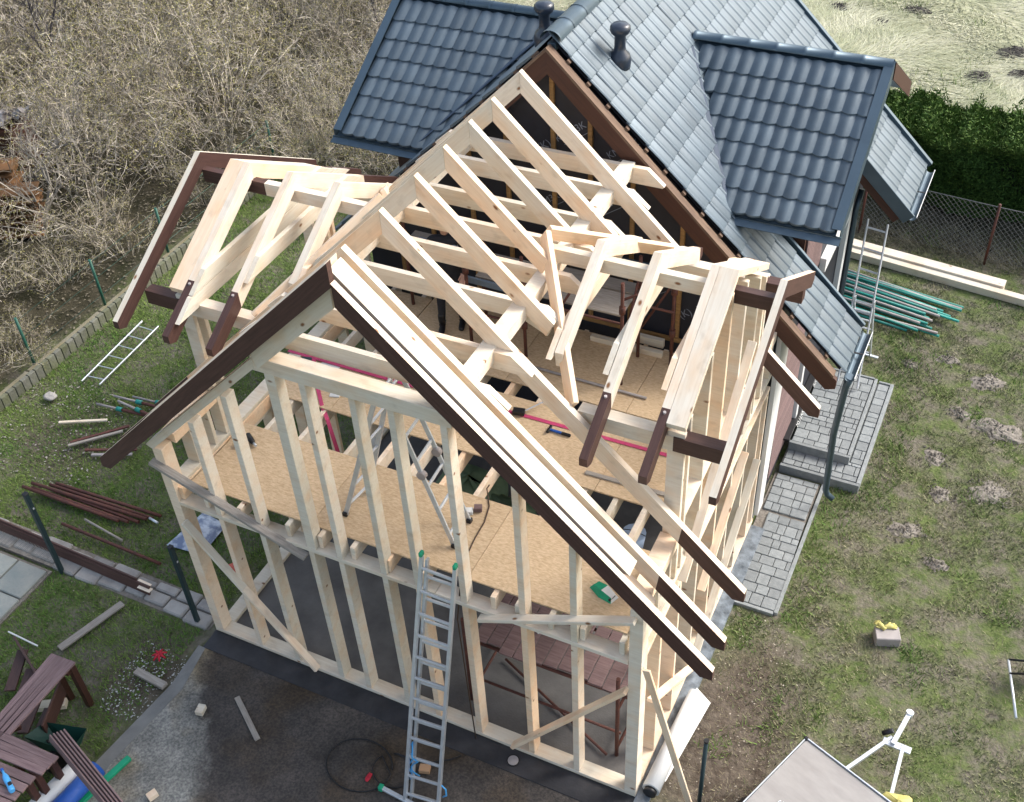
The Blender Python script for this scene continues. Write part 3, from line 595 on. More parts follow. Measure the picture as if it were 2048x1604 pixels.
# concrete slab inside and drive
slab = struct(box('concrete_slab', None, conc, (.02, .02, -.20), (5.98, 4.85, -.006), b=.002))
def poly_slab(name, pts, z0, z1, m):
    k = len(pts); Vv = [(x, y, z1) for x, y in pts] + [(x, y, z0) for x, y in pts]
    return link(bpy.data.objects.new(name, mesh(name, Vv, [list(range(k)), [k + i for i in reversed(range(k))]] + [[i, k + i, k + (i + 1) % k, (i + 1) % k] for i in range(k)], m)), None, I())
drive = struct(poly_slab('driveway', [(-.02, .01), (.06, -.9), (-.10, -2.2), (-.02, -7), (7.5, -7), (6.45, -1.2), (6.15, .01)][::1], -.2, -.012, asph))
struct(poly_slab('driveway_edge', [(-.07, -.30), (.04, -.30), (.16, -.95), (.02, -2.15), (.35, -6.8), (.06, -6.8), (-.16, -2.2), (-.02, -.95)], -.18, -.008, conc))
def drive_mat():
    nt = asph.node_tree; n = nt.nodes; l = nt.links; b = n['Principled BSDF']; src = b.inputs['Base Color'].links[0].from_socket
    g = n.new('ShaderNodeTexCoord'); sx = n.new('ShaderNodeSeparateXYZ'); l.new(g.outputs['Object'], sx.inputs[0])
    nz = n.new('ShaderNodeTexNoise'); nz.inputs['Scale'].default_value = 1.6; nz.inputs['Detail'].default_value = 9; nz.inputs['Roughness'].default_value = .65; l.new(g.outputs['Object'], nz.inputs['Vector'])
    a = n.new('ShaderNodeMath'); a.operation = 'MULTIPLY_ADD'; l.new(sx.outputs['Y'], a.inputs[0]); a.inputs[1].default_value = -.62; l.new(nz.outputs['Fac'], a.inputs[2])
    c = n.new('ShaderNodeMath'); c.operation = 'MULTIPLY_ADD'; l.new(sx.outputs['X'], c.inputs[0]); c.inputs[1].default_value = -.85; l.new(a.outputs[0], c.inputs[2])
    r = n.new('ShaderNodeValToRGB'); r.color_ramp.elements[0].position = .58; r.color_ramp.elements[1].position = .86; l.new(c.outputs[0], r.inputs[0])
    pale = n.new('ShaderNodeValToRGB'); pale.color_ramp.elements[0].color = (.15, .15, .14, 1); pale.color_ramp.elements[1].color = (.27, .27, .25, 1); pale.color_ramp.elements[0].position = .3; pale.color_ramp.elements[1].position = .7
    n2 = n.new('ShaderNodeTexNoise'); n2.inputs['Scale'].default_value = 3; n2.inputs['Detail'].default_value = 10; l.new(g.outputs['Object'], n2.inputs['Vector']); l.new(n2.outputs['Fac'], pale.inputs[0])
    # fine brown stains and light specks
    n3 = n.new('ShaderNodeTexNoise'); n3.inputs['Scale'].default_value = 38; n3.inputs['Detail'].default_value = 4; l.new(g.outputs['Object'], n3.inputs['Vector'])
    r3 = n.new('ShaderNodeValToRGB'); r3.color_ramp.elements[0].position = .35; r3.color_ramp.elements[0].color = (.55, .55, .55, 1); r3.color_ramp.elements[1].position = .72; r3.color_ramp.elements[1].color = (1.6, 1.55, 1.45, 1); l.new(n3.outputs['Fac'], r3.inputs[0])
    n4 = n.new('ShaderNodeTexNoise'); n4.inputs['Scale'].default_value = .9; n4.inputs['Detail'].default_value = 3; l.new(g.outputs['Object'], n4.inputs['Vector']); r4 = n.new('ShaderNodeValToRGB'); r4.color_ramp.elements[0].position = .5; r4.color_ramp.elements[0].color = (1, 1, 1, 1); r4.color_ramp.elements[1].position = .68; r4.color_ramp.elements[1].color = (.95, .72, .42, 1); l.new(n4.outputs['Fac'], r4.inputs[0])
    m1 = n.new('ShaderNodeMix'); m1.data_type = 'RGBA'; l.new(r.outputs[0], m1.inputs['Factor']); l.new(src, m1.inputs[6]); l.new(pale.outputs[0], m1.inputs[7]); cur = m1.outputs[2]
    for q in (r3, r4):
        m2 = n.new('ShaderNodeMix'); m2.data_type = 'RGBA'; m2.blend_type = 'MULTIPLY'; m2.inputs['Factor'].default_value = .85; l.new(cur, m2.inputs[6]); l.new(q.outputs[0], m2.inputs[7]); cur = m2.outputs[2]
    l.new(cur, b.inputs['Base Color'])
drive_mat()
struct(box('slab_membrane_edge', None, mat('bitumen', (.018, .019, .022), .5, col2=(.04, .04, .045), scale=3, bump=.5, bscale=9), (.0, -.30, -.05), (6.1, -.003, -.002), b=.002))
# blue-grey foil along the right wall
struct(poly_slab('foil_strip', [(6.003, -.25), (6.16, -.25), (6.19, 2.0), (6.20, 4.6), (6.003, 4.6)], -.05, .016, foil))
inner = mat('inner_slab', (.15, .145, .14), .7, col2=(.075, .072, .07), scale=1.6, bump=.2, bscale=40, detail=10)
struct(box('inner_floor', None, inner, (.19, .19, -.004), (5.81, 4.68, .004), b=.001)); struct(box('inner_floor_joint', None, blackp, (.2, 2.2, .0045), (5.8, 2.215, .0062), b=.0005))
# paved walk: pavers are pieces
def pavers(par, x0, x1, y0, y1, z, rows, skew=0.0, m=paver, cw=.165):
    y = y0; r = 0
    while y < y1 - .05:
        h = min(rng.choice([.115, .165, .165, .2]) if rows == 'mix' else .165, y1 - y); x = x0 + (skew * (y - y0)); xe = x1 + skew * (y - y0)
        while x < xe - .03:
            w = min(float(rng.choice([.11, .165, .165, .2])), xe - x)
            if xe - x - w < .05: w = xe - x
            dz = float(rng.uniform(-.003, .003)); box('paver', par, m, (x + .004, y + .004, z - .06), (x + round(w, 3) - .004, y + round(h, 3) - .004, z + dz), b=.006); x += w
        y += h; r += 1
walk = struct(box('paved_walk', None, soil, (6.02, 3.2, -.1), (6.70, 5.80, -.028), b=.002))
pavers(walk, 6.20, 6.74, 3.25, 5.0, .0, 'mix', -.03); pavers(walk, 6.06, 6.68, 5.0, 5.80, .0, 'mix')
box('kerb', walk, paver, (6.72, 3.22, -.1), (6.77, 5.80, .006)) ; box('kerb', walk, paver, (6.19, 3.185, -.1), (6.715, 3.235, .006)); box('kerb', walk, paver, (6.165, 3.22, -.1), (6.195, 4.95, .004))
st = struct(box('entrance_steps', None, conc, (6.06, 5.86, -.1), (7.22, 8.28, .06), b=.003))
pavers(st, 6.08, 7.17, 5.92, 6.30, .095, 'mix'); pavers(st, 7.00, 7.17, 6.30, 8.26, .095, 'mix'); box('kerb', st, paver, (6.06, 5.84, -.1), (7.23, 5.895, .108)); box('kerb', st, paver, (7.18, 5.90, -.1), (7.235, 8.30, .108)); box('kerb', st, paver, (7.0, 8.27, -.1), (7.175, 8.31, .105))
pavers(st, 6.10, 6.93, 6.30, 8.15, .225, 'mix'); box('kerb', st, paver, (6.08, 6.235, .0), (6.985, 6.29, .238)); box('kerb', st, paver, (6.94, 6.295, .0), (6.985, 8.18, .238)); box('kerb', st, paver, (6.08, 8.16, .0), (6.935, 8.20, .236))
box('step_fill', st, conc, (6.09, 6.30, .06), (6.93, 8.15, .16))
# left stone path and flags, low kerb wall under the hedge fence
path = struct(box('stone_path', None, soil, (-4.6, -.02, -.15), (-.12, .42, -.045), b=.002))
x = -4.55
while x < -.25:
    w = float(rng.uniform(.34, .48)); rot = float(rng.uniform(-.02, .02)); yb = .0 + .05 * math.sin(x * 3)
    box('stone_slab', path, stone, (x + .012, yb, -.12), (min(x + w, -.14) - .012, .20 + yb * .5, -.004 + float(rng.uniform(-.01, .01))), b=.02, rot=rot)
    box('stone_slab', path, stone, (x + .06, .225 + yb * .4, -.12), (min(x + w + .05, -.14) - .012, .38 + .04 * math.sin(x * 5), -.002 + float(rng.uniform(-.012, .012))), b=.02, rot=-rot); x += w
fl = struct(box('flagstone_terrace', None, soil, (-6.2, -2.2, -.15), (-2.86, -.08, -.05), b=.002))
flag_m = mat('flagstone', (.34, .34, .30), .85, col2=(.22, .25, .24), scale=2.5, rnd=.16, bump=.4, bscale=25)
for i in range(6):
    for j in range(4):
        box('flagstone', fl, flag_m, (-3.42 - i * .55, -.66 - j * .55, -.12), (-2.90 - i * .55, -.13 - j * .55, -.01 + float(rng.uniform(-.006, .006))), b=.012)
kw = thing('garden_kerb', 'weathered concrete kerb of short blocks with a mossy timber cap below the thicket', 'kerb', (-6.2, 6, 0))
kerb_m = mat('mossy_concrete', (.15, .15, .13), .9, col2=(.12, .13, .07), scale=3, rnd=.2, bump=.5, bscale=20)
timber_moss = mat('mossy_timber', (.17, .145, .075), .9, col2=(.20, .19, .155), scale=2.5, bump=.4, bscale=20)
y = 1.4; k = 0
while y < 12.3:
    box('kerb_block', kw, kerb_m, (-6.22, y + .006, -.15), (-6.14, y + .154, .14), b=.008); y += .16; k += 1
for y0 in np.arange(1.3, 12.2, 1.82): box('timber_cap', kw, timber_moss, (-6.31, y0, .02), (-6.226, y0 + 1.80, .13), b=.015)

# ------------------------------------------------------------------ grass, straw, thicket
def soup_blades(n, xr, yr, hmin, hmax, width, lean, cols, keep, seed, zoff=0.0, flat=0.0, dirfield=False, noisefreq=.8, thr=-.1):
    r = np.random.default_rng(seed); x = r.uniform(*xr, n); y = r.uniform(*yr, n); q = keep(x, y, r); x, y = x[q], y[q]; n = len(x)
    z = gheight(x, y) + zoff; h = r.uniform(hmin, hmax, n)
    a = r.uniform(0, 2 * np.pi, n)
    if dirfield: a = .9 * np.sin(x * .9 + 1.3 * np.sin(y * .8)) + .9 * np.cos(y * 1.1 + x * .4) + r.normal(0, .45, n)
    ln = h * (lean + r.uniform(0, .5, n)); up = h * (1 - flat)
    p = np.stack([x, y, z], 1); tip = p + np.stack([np.cos(a) * ln, np.sin(a) * ln, up], 1); b = a + np.pi / 2 + r.normal(0, .5, n); wv = np.stack([np.cos(b), np.sin(b), 0 * b], 1) * width * r.uniform(.6, 1.3, n)[:, None]
    V = np.stack([p - wv, p + wv, tip], 1)
    t = r.uniform(0, 1, n)[:, None]; t2 = (np.sin(x * 2.7 + 2 * np.sin(y * 1.9)) * .5 + .5)[:, None] * .5 + r.uniform(0, .5, n)[:, None]
    C = np.array(cols[0]) * (1 - t2) + np.array(cols[1]) * t2; C = C * (.7 + .6 * t); return V, C
def pn(x, y, f, s=0.0):
    return (np.sin(x * f + s + 1.7 * np.sin(y * f * .8 + s)) + np.sin(y * f * 1.3 + 2.1 * s + 1.5 * np.cos(x * f * .7)) + .8 * np.sin((x + y) * f * 2.3 + s) * np.cos((x - y) * f * 1.9)) / 2.8
def free(x, y):
    ok = ~((x > -.12) & (x < 6.25) & (y > -.35) & (y < 10)); ok &= ~((x > -.2) & (y < .05) & (x < 6.3 - .1 * y)); ok &= ~((x > 6.0) & (x < 6.8) & (y > 3.15) & (y < 6)); ok &= ~((x > 6) & (x < 7.26) & (y > 5.82) & (y < 8.33))
    ok &= ~((x > -4.7) & (x < -.1) & (y > -.06) & (y < .42)); ok &= ~((x < -2.84) & (y < -.08) & (y > -2.2)); return ok
blade_m = mat('grass_blade', (1, 1, 1), .8, var=.0, scale=3, attr='tint', spec=.2)
def keepL(x, y, r): return free(x, y) & (x > -6.3) & (y < 10.5 + .3 * np.sin(x * 3)) & (pn(x, y, 1.6, .5) + r.uniform(-.9, .9, len(x)) + .75 > 0)
V1, C1 = soup_blades(210000, (-6.3, 0), (-4, 12.2), .025, .065, .006, .6, ((.08, .17, .03), (.18, .25, .06)), keepL, 1)
def keepR(x, y, r): return free(x, y) & (.45 * pn(x, y, 1.1, 2.2) + .75 * pn(x, y, 4.3, 1.2) + .5 * pn(x, y, 9.1, 3.2) + r.uniform(-.8, .8, len(x)) - .2 > 0) & ((x - 6.2) ** 2 / 1.2 + (y - .9) ** 2 / 5 > r.uniform(.2, 1, len(x)))
V2, C2 = soup_blades(190000, (6.0, 11.5), (-1.5, 13.6), .025, .07, .006, .6, ((.10, .135, .05), (.29, .27, .165)), keepR, 2)
def keepD(x, y, r): return free(x, y) & (x > -6.3) & (r.uniform(0, 1, len(x)) < .8)
V3, C3 = soup_blades(120000, (-6.3, 11.5), (-4, 13.6), .02, .055, .003, 1.2, ((.15, .13, .08), (.27, .24, .16)), keepD, 3, flat=.75)
def keepT(x, y, r):
    edge = ((x > 6.74) & (x < 7.3) & (y > 3.1) & (y < 5.9)) | ((x > 7.2) & (x < 7.75) & (y > 5.6) & (y < 8.6)) | ((x > 6.9) & (x < 7.9) & (y > 8.2) & (y < 9.6))
    return free(x, y) & (x > -6.3) & ((y < 10.4) | (x > 0)) & ((pn(x, y, 2.9, 7.1) + r.uniform(-.25, .25, len(x)) > .62) | (edge & (r.uniform(0, 1, len(x)) < .55)))
V7, C7 = soup_blades(240000, (-6.3, 11.5), (-4, 13.6), .05, .11, .007, .7, ((.055, .125, .022), (.13, .18, .05)), keepT, 17)
V1 = np.concatenate([V1, V7]); C1 = np.concatenate([C1, C7])
stuff(raw('lawn_grass', np.concatenate([V1, V2, V3]), blade_m, None, np.concatenate([C1, C2, C3])), 'short patchy lawn grass around the house, worn to bare soil in places', 'grass')
def keepF(x, y, r): return (x > -11 + .0 * y) & (in_brush(x, y) < .3) & (((x > 9.5) & (y > 12)) | (y > 15.4) | ((y > 11.5) & (x < 5)))
V4, C4 = soup_blades(230000, (-11, 16), (11.8, 42), .16, .42, .011, .9, ((.34, .36, .22), (.60, .58, .44)), keepF, 4, flat=.72, dirfield=True)
V5, C5 = soup_blades(60000, (-11, 16), (12.2, 42), .08, .2, .008, .5, ((.10, .17, .04), (.16, .21, .06)), lambda x, y, r: keepF(x, y, r) & (pn(x, y, .8, 4) > .25), 5)
stuff(raw('field_straw', np.concatenate([V4, V5]), blade_m, None, np.concatenate([C4, C5])), 'pale matted dry grass of the field behind the house', 'field grass')
def keepS(x, y, r): return (x > 5.2) & (x < 14)
V6, C6 = soup_blades(9000, (5.6, 13), (12.35, 14.2), .10, .35, .006, .7, ((.05, .055, .035), (.14, .13, .10)), keepS, 6, flat=.4)
stuff(raw('fence_weeds', V6, blade_m, None, C6), 'grey dead weeds along the foot of the hedge behind the chain link', 'weeds')
# leaf litter and debris scraps on left soil
def litter(n, xr, yr, s, c0, c1, seed, cond=None):
    r = np.random.default_rng(seed); x = r.uniform(*xr, n); y = r.uniform(*yr, n)
    if cond is not None: q = cond(x, y, r); x, y = x[q], y[q]
    n = len(x); c = np.stack([x, y, gheight(x, y) + .03], 1); a = r.uniform(0, 6.28, n); w = s * r.uniform(.4, 1.2, n)
    u = np.stack([np.cos(a), np.sin(a), r.uniform(-.3, .3, n)], 1) * w[:, None]; v = np.stack([-np.sin(a), np.cos(a), r.uniform(-.3, .3, n)], 1) * (w * r.uniform(.3, .9, n))[:, None]
    V = np.stack([c - u, c + v, c + u, c - v], 1); t = r.uniform(0, 1, n)[:, None]; return V, np.array(c0) * (1 - t) + np.array(c1) * t
Va, Ca = litter(1400, (-6.2, 0), (-3.5, 11), .016, (.14, .12, .08), (.30, .27, .2), 11, lambda x, y, r: free(x, y)); Vb, Cb = litter(500, (-6.1, -3.6), (1.2, 3.4), .022, (.2, .18, .15), (.36, .34, .3), 12); Ve, Ce = litter(14000, (-14, -6.4), (-1, 14), .03, (.05, .045, .03), (.20, .175, .13), 15); Vc, Cc = litter(420, (-.75, .05), (-1.6, -.5), .016, (.22, .22, .2), (.55, .55, .52), 13); Vd, Cd = litter(350, (6.1, 7.3), (-1, 3.2), .012, (.25, .22, .17), (.42, .38, .32), 14)
stuff(raw('leaf_litter', np.concatenate([Va, Vb, Vc, Vd, Ve]), blade_m, None, np.concatenate([Ca, Cb, Cc, Cd, Ce])), 'dry leaves and grey crumbs scattered over the lawn and the soil', 'leaf litter')
# molehills
def hill(x, y, r, m, k):
    R = np.random.default_rng(k); V = [(0, 0, r * .17)]; n = 22; F = []; rings = ((.18, .17), (.36, .15), (.55, .12), (.75, .07), (.92, .03), (1.12, -.03))
    lob = [1 + .22 * math.sin(2 * 2 * math.pi * i / n + k) + .12 * math.sin(5 * 2 * math.pi * i / n + 2 * k) for i in range(n)]
    for j, (rr, h) in enumerate(rings):
        for i in range(n):
            a = 2 * math.pi * i / n; q = lob[i] + R.uniform(-.10, .10); V.append((math.cos(a) * r * rr * q, math.sin(a) * r * rr * q * .85, r * (h + R.uniform(-.035, .04))))
    F += [[0, 1 + i, 1 + (i + 1) % n] for i in range(n)]
    for j in range(len(rings) - 1): F += [[1 + j * n + i, 1 + (j + 1) * n + i, 1 + (j + 1) * n + (i + 1) % n, 1 + j * n + (i + 1) % n] for i in range(n)]
    for _ in range(60):                                        # loose clods
        a = R.uniform(0, 6.28); d = r * R.uniform(.1, 1.5); s_ = R.uniform(.008, .022); c = (math.cos(a) * d, math.sin(a) * d * .85, max(.0, r * .17 * (1 - d / r)) + s_ * .5 + .01); b = len(V)
        V += [(c[0] + s_, c[1], c[2]), (c[0] - s_, c[1] + s_ * .4, c[2]), (c[0], c[1] + s_, c[2] - s_ * .5), (c[0], c[1] - s_, c[2]), (c[0], c[1], c[2] + s_)]
        F += [[b, b + 2, b + 4], [b + 2, b + 1, b + 4], [b + 1, b + 3, b + 4], [b + 3, b, b + 4]]
    return link(bpy.data.objects.new('molehill', mesh('molehill', V, F, m)), None, I((x, y, -.055)))
mh = [(8.56, 9.1, .24, 'flat grey soil mound nearest the foot of the standing ladder'), (7.9, 9.45, .17, 'small grey soil mound between the ladder and the teal tubes'), (8.87, 8.02, .30, 'largest cracked grey soil mound on the right lawn'), (8.30, 8.2, .16, 'small grey soil mound just left of the largest one'), (8.11, 7.05, .18, 'grey soil mound level with the upper step'), (8.32, 6.3, .17, 'grey soil mound level with the front of the steps'), (8.95, 6.6, .26, 'spread grey soil mound near the right edge of the lawn'), (8.0, 5.4, .22, 'grey soil mound right of the paved walk'), (8.5, 4.95, .13, 'tiny grey crumb mound in the middle of the lawn'), (7.35, 9.1, .14, 'small pale mound beside the top corner of the steps')]
for k, (x, y, r, t) in enumerate(mh): tag(hill(x, y, r, soil, k), t, 'molehill', 'molehills on the right lawn')
for k, (x, y, r, t) in enumerate([(6.76, 20.1, .30, 'dark soil mound in the straw field above the hedge'), (7.34, 21.7, .34, 'dark soil mound in the straw field near the top right edge'), (7.7, 20.6, .28, 'dark soil mound cut by the right picture edge in the field'), (4.75, 23.4, .27, 'dark soil mound at the top of the field'), (4.08, 22.4, .24, 'dark soil mound just right of the old roof in the field'), (2.9, 23.0, .22, 'farthest left dark soil mound by the roof verge')]): tag(hill(x, y, r, darksoil, 30 + k), t, 'molehill', 'dark molehills in the field')
# thicket: shrub variants instanced on points
def shrub_mesh(seed, hgt, rad, stems, twigs, buds):
    r = np.random.default_rng(seed); segs = []; tips = []
    def strand(p, d, L, k, w, droop, wob):
        for i in range(k):
            d = d + r.normal(0, wob, 3); d[2] -= droop; d /= np.linalg.norm(d); q = p + d * L / k; segs.append((p, q, w * (1 - .5 * i / k))); p = q
            tips.append((p, d))
        return p
    base = []
    for s in range(stems):
        a = r.uniform(0, 6.28); t = r.uniform(.05, 1) ** .7; p = np.array([math.cos(a) * rad * .4 * t, math.sin(a) * rad * .4 * t, 0.]); d = np.array([math.cos(a) * t * .8, math.sin(a) * t * .8, 1.0]); tips.clear()
        strand(p, d, hgt * r.uniform(.75, 1.15), 7, .014, .05, .16); base += [(q.copy(), dd.copy()) for q, dd in tips[1:]]
    for _ in range(twigs):
        p, d = base[r.integers(len(base))]; d = d + r.normal(0, .75, 3); d[2] = abs(d[2]) * .6 + .15; d /= np.linalg.norm(d); tips.clear(); strand(p, d, r.uniform(.25, .7), 4, .0062, .02, .32)
        if len(base) < 4000: base += [(tips[1][0].copy(), tips[1][1].copy())]
    n = len(segs); P = np.array([s[0] for s in segs]); Q = np.array([s[1] for s in segs]); Wd = np.array([s[2] for s in segs]); D = Q - P; sd = np.cross(D, r.normal(0, 1, (n, 3))); sd /= np.linalg.norm(sd, axis=1)[:, None]; sd *= Wd[:, None]
    V = np.stack([P - sd, P + sd, Q + sd * .8, Q - sd * .8], 1)
    t = r.uniform(0, 1, n)[:, None]; C = np.array((.19, .17, .145)) * (1 - t) + np.array((.58, .54, .47)) * t
    k = buds; c = Q[r.integers(n, size=k)] + r.normal(0, .025, (k, 3)); a1 = r.normal(0, 1, (k, 3)); a1 /= np.linalg.norm(a1, axis=1)[:, None]; a2 = np.cross(a1, r.normal(0, 1, (k, 3))); a2 /= np.linalg.norm(a2, axis=1)[:, None]; s_ = r.uniform(.009, .019, k)[:, None]
    Vb = np.stack([c - a1 * s_, c + a2 * s_ * .6, c + a1 * s_, c - a2 * s_ * .6], 1); tb = r.uniform(0, 1, k)[:, None]; Cb = np.array((.31, .31, .12)) * (1 - tb) + np.array((.60, .57, .236)) * tb
    return np.concatenate([V, Vb]), np.concatenate([C, Cb])
twig_m = mat('twig', (1, 1, 1), .85, col2=(.62, .56, .50), scale=.8, attr='tint', spec=.2, rnd=.28)
hidden = bpy.data.collections.new('shrub_shapes')
for k, (h, rr, stn, tw, bd) in enumerate([(2.6, 1.5, 26, 620, 3400), (2.2, 1.4, 22, 560, 4200), (3.0, 1.6, 28, 680, 1300), (1.6, 1.2, 20, 420, 3000)]):
    V, C = shrub_mesh(50 + k, h, rr, stn, tw, bd); o = raw('shrub_shape', V, twig_m, None, C); COL.objects.unlink(o); hidden.objects.link(o)
    o['kind'] = 'stuff'
def instancer(name, pts, scl, rot, coll):
    me = bpy.data.meshes.new(name); me.from_pydata([tuple(p) for p in pts], [], [])
    a = me.attributes.new('scl', 'FLOAT', 'POINT'); a.data.foreach_set('value', scl); b = me.attributes.new('rz', 'FLOAT', 'POINT'); b.data.foreach_set('value', rot)
    o = link(bpy.data.objects.new(name, me), None, I()); ng = bpy.data.node_groups.new(name, 'GeometryNodeTree')
    ng.interface.new_socket('Geometry', in_out='INPUT', socket_type='NodeSocketGeometry'); ng.interface.new_socket('Geometry', in_out='OUTPUT', socket_type='NodeSocketGeometry')
    N = ng.nodes; L = ng.links; gi = N.new('NodeGroupInput'); go = N.new('NodeGroupOutput'); ip = N.new('GeometryNodeInstanceOnPoints'); ci = N.new('GeometryNodeCollectionInfo'); ci.inputs['Collection'].default_value = coll; ci.inputs['Separate Children'].default_value = True; ci.inputs['Reset Children'].default_value = True
    ip.inputs['Pick Instance'].default_value = True
    s = N.new('GeometryNodeInputNamedAttribute'); s.data_type = 'FLOAT'; s.inputs['Name'].default_value = 'scl'; q = N.new('GeometryNodeInputNamedAttribute'); q.data_type = 'FLOAT'; q.inputs['Name'].default_value = 'rz'
    cx = N.new('ShaderNodeCombineXYZ'); L.new(q.outputs['Attribute'], cx.inputs[2]); L.new(gi.outputs[0], ip.inputs['Points']); L.new(ci.outputs[0], ip.inputs['Instance']); L.new(s.outputs['Attribute'], ip.inputs['Scale']); L.new(cx.outputs[0], ip.inputs['Rotation']); L.new(ip.outputs[0], go.inputs[0])
    md = o.modifiers.new('instances', 'NODES'); md.node_group = ng; return o
P = [(x_, y_, 0) for x_, y_ in ((-5.7, 11.3), (-4.9, 11.0), (-4.1, 11.4), (-3.3, 11.1), (-2.5, 11.5), (-5.2, 12.2), (-4.3, 12.5), (-3.4, 12.2), (-2.4, 12.7), (-1.5, 12.0), (-5.9, 12.9), (-6.1, 10.6))]
r = np.random.default_rng(99)
for i in range(2200):
    x = r.uniform(-27, .2); y = r.uniform(-1.5, 31)
    if in_brush(np.array(x), np.array(y)) < .55: continue
    if x > -6.5 and y < 11.8: continue
    qa = (x + 9.9) * .81 - (y - 6.2) * .58; qb = (x + 9.9) * .58 + (y - 6.2) * .81
    if (qa / 1.55) ** 2 + (qb / 1.3) ** 2 < 1: continue          # clearing with the board stack
    if x > -6 and (y < 10.9 or y > 16 or x > -.9): continue
    if all((x - a) ** 2 + (y - b) ** 2 > 1.15 + .5 * math.sin(x * 1.3) * math.sin(y * 1.1) for a, b, _ in P): P.append((x, y, 0))
pts = np.array(P); print('SHRUBS', len(P)); pts[:, 2] = gheight(pts[:, 0], pts[:, 1]) - .05
sc = r.uniform(.75, 1.15, len(P)) * np.where(pts[:, 0] > -7.3, .50, np.where(pts[:, 0] > -8.2, .72, 1.0)) * np.where(pts[:, 1] > 17, .85, 1); sc = np.where(pts[:, 0] > -6.2, .72, sc); sc = np.where(((pts[:, 0] + 8.6) ** 2 + (pts[:, 1] - 5.3) ** 2) < 3.2, sc * .62, sc)
stuff(instancer('thicket', pts, sc, r.uniform(0, 6.28, len(P)), hidden), 'dense leafless thicket with yellow-green buds along the left boundary', 'thicket')
# hedge
def hedge():
    r = np.random.default_rng(5); n = 190000; x = r.uniform(5.0, 13.2, n); u = r.uniform(0, 1, n); side = r.uniform(0, 1, n)
    top = 1.42 + .06 * np.sin(x * 2.3) + .05 * np.sin(x * 7.1 + 1) + .04 * np.sin(x * 17)
    z = np.where(side < .42, u * top, top - np.abs(r.normal(0, .07, n))); yf = 13.95 + .10 * np.sin(x * 3.1 + z * 2) + .07 * np.sin(z * 6 + x * 5)
    y = np.where(side < .42, yf + np.abs(r.normal(0, .13, n)), yf + r.uniform(0, 1.65, n)); spike = (side > .93); z = np.where(spike, top + r.uniform(-.05, .22, n) * (np.sin(x * 9) * .5 + .7), z)
    c = np.stack([x, y, z], 1); d = np.stack([r.normal(0, .5, n), r.normal(-.35, .5, n), np.abs(r.normal(.6, .4, n))], 1); d /= np.linalg.norm(d, axis=1)[:, None]; s = np.cross(d, r.normal(0, 1, (n, 3))); s /= np.linalg.norm(s, axis=1)[:, None]; L = r.uniform(.05, .13, n)[:, None]
    V = np.stack([c - s * .016, c + s * .016, c + d * L], 1); t = r.uniform(0, 1, n)[:, None]; top_lit = (z > top - .1)[:, None] * r.uniform(0, .5, n)[:, None]  # foliage near the hedge top tinted brighter, light on the top painted in
    C = np.array((.025, .062, .014)) * (1 - t) + np.array((.07, .14, .03)) * t + np.array((.10, .11, .02)) * top_lit; return V, C
hr = thing('conifer_hedge', 'tall dark green conifer hedge with spiky top behind the chain link fence', 'hedge', (9, 14.5, 0))
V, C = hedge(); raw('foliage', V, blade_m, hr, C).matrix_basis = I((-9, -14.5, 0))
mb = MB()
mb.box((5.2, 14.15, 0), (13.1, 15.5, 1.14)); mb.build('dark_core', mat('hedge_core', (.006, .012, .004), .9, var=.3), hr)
# bare trees top left
def bare_tree(name, label, x, y, h, seed, spread=.55, col=darksoil, lean=(0, 0)):
    t = thing(name, label, 'tree', (x, y, -.05)); r = random.Random(seed); mb = MB(); br = MB()
    def grow(p, d, L, rad, lev):
        n = 4; pts = [p]; q = p.copy()
        for i in range(n): d = (d + Vector((r.gauss(0, .13), r.gauss(0, .13), .06 if lev else 0))).normalized(); q = q + d * (L / n); pts.append(q.copy())
        (mb if lev == 0 else br).tube(pts, [rad * (1 - .5 * i / n) for i in range(n + 1)], 5 if lev < 2 else 3)
        if lev < 4:
            for k in range(4 if lev < 3 else 3):
                a = pts[r.randint(2, n)]; nd = (d + Vector((r.gauss(0, spread), r.gauss(0, spread), r.gauss(.1, .3)))).normalized(); grow(a.copy(), nd, L * r.uniform(.5, .75), rad * .5, lev + 1)
    grow(Vector((x, y, -.1)), Vector((lean[0], lean[1], 1)).normalized(), h * .45, .06, 0); mb.build('trunk', col, t, (x, y, -.05)); br.build('crown', col, t, (x, y, -.05)); return t
dkbark = mat('dark_bark', (.055, .05, .055), .9, var=.4, scale=20); palebark = mat('pale_bark', (.26, .24, .21), .9, var=.4, scale=20)
bare_tree('bare_tree', 'dark leafless tree with spreading branches at the upper left corner', -13.2, 11.5, 3.9, 3, .7, dkbark); bare_tree('bare_tree', 'pale leaning leafless tree at the left edge over the board stack', -10.9, 8.0, 3.0, 8, .8, palebark, (.5, -.3)); bare_tree('bare_tree', 'purple-grey leafless bush at the top centre beside the old roof', -7.2, 16.8, 3.6, 12, .9, dkbark)
bare_tree('bare_tree', 'thin grey leafless bush beside the stack of orange boards', -9.35, 6.7, 2.6, 21, .9, palebark, (.2, .2))

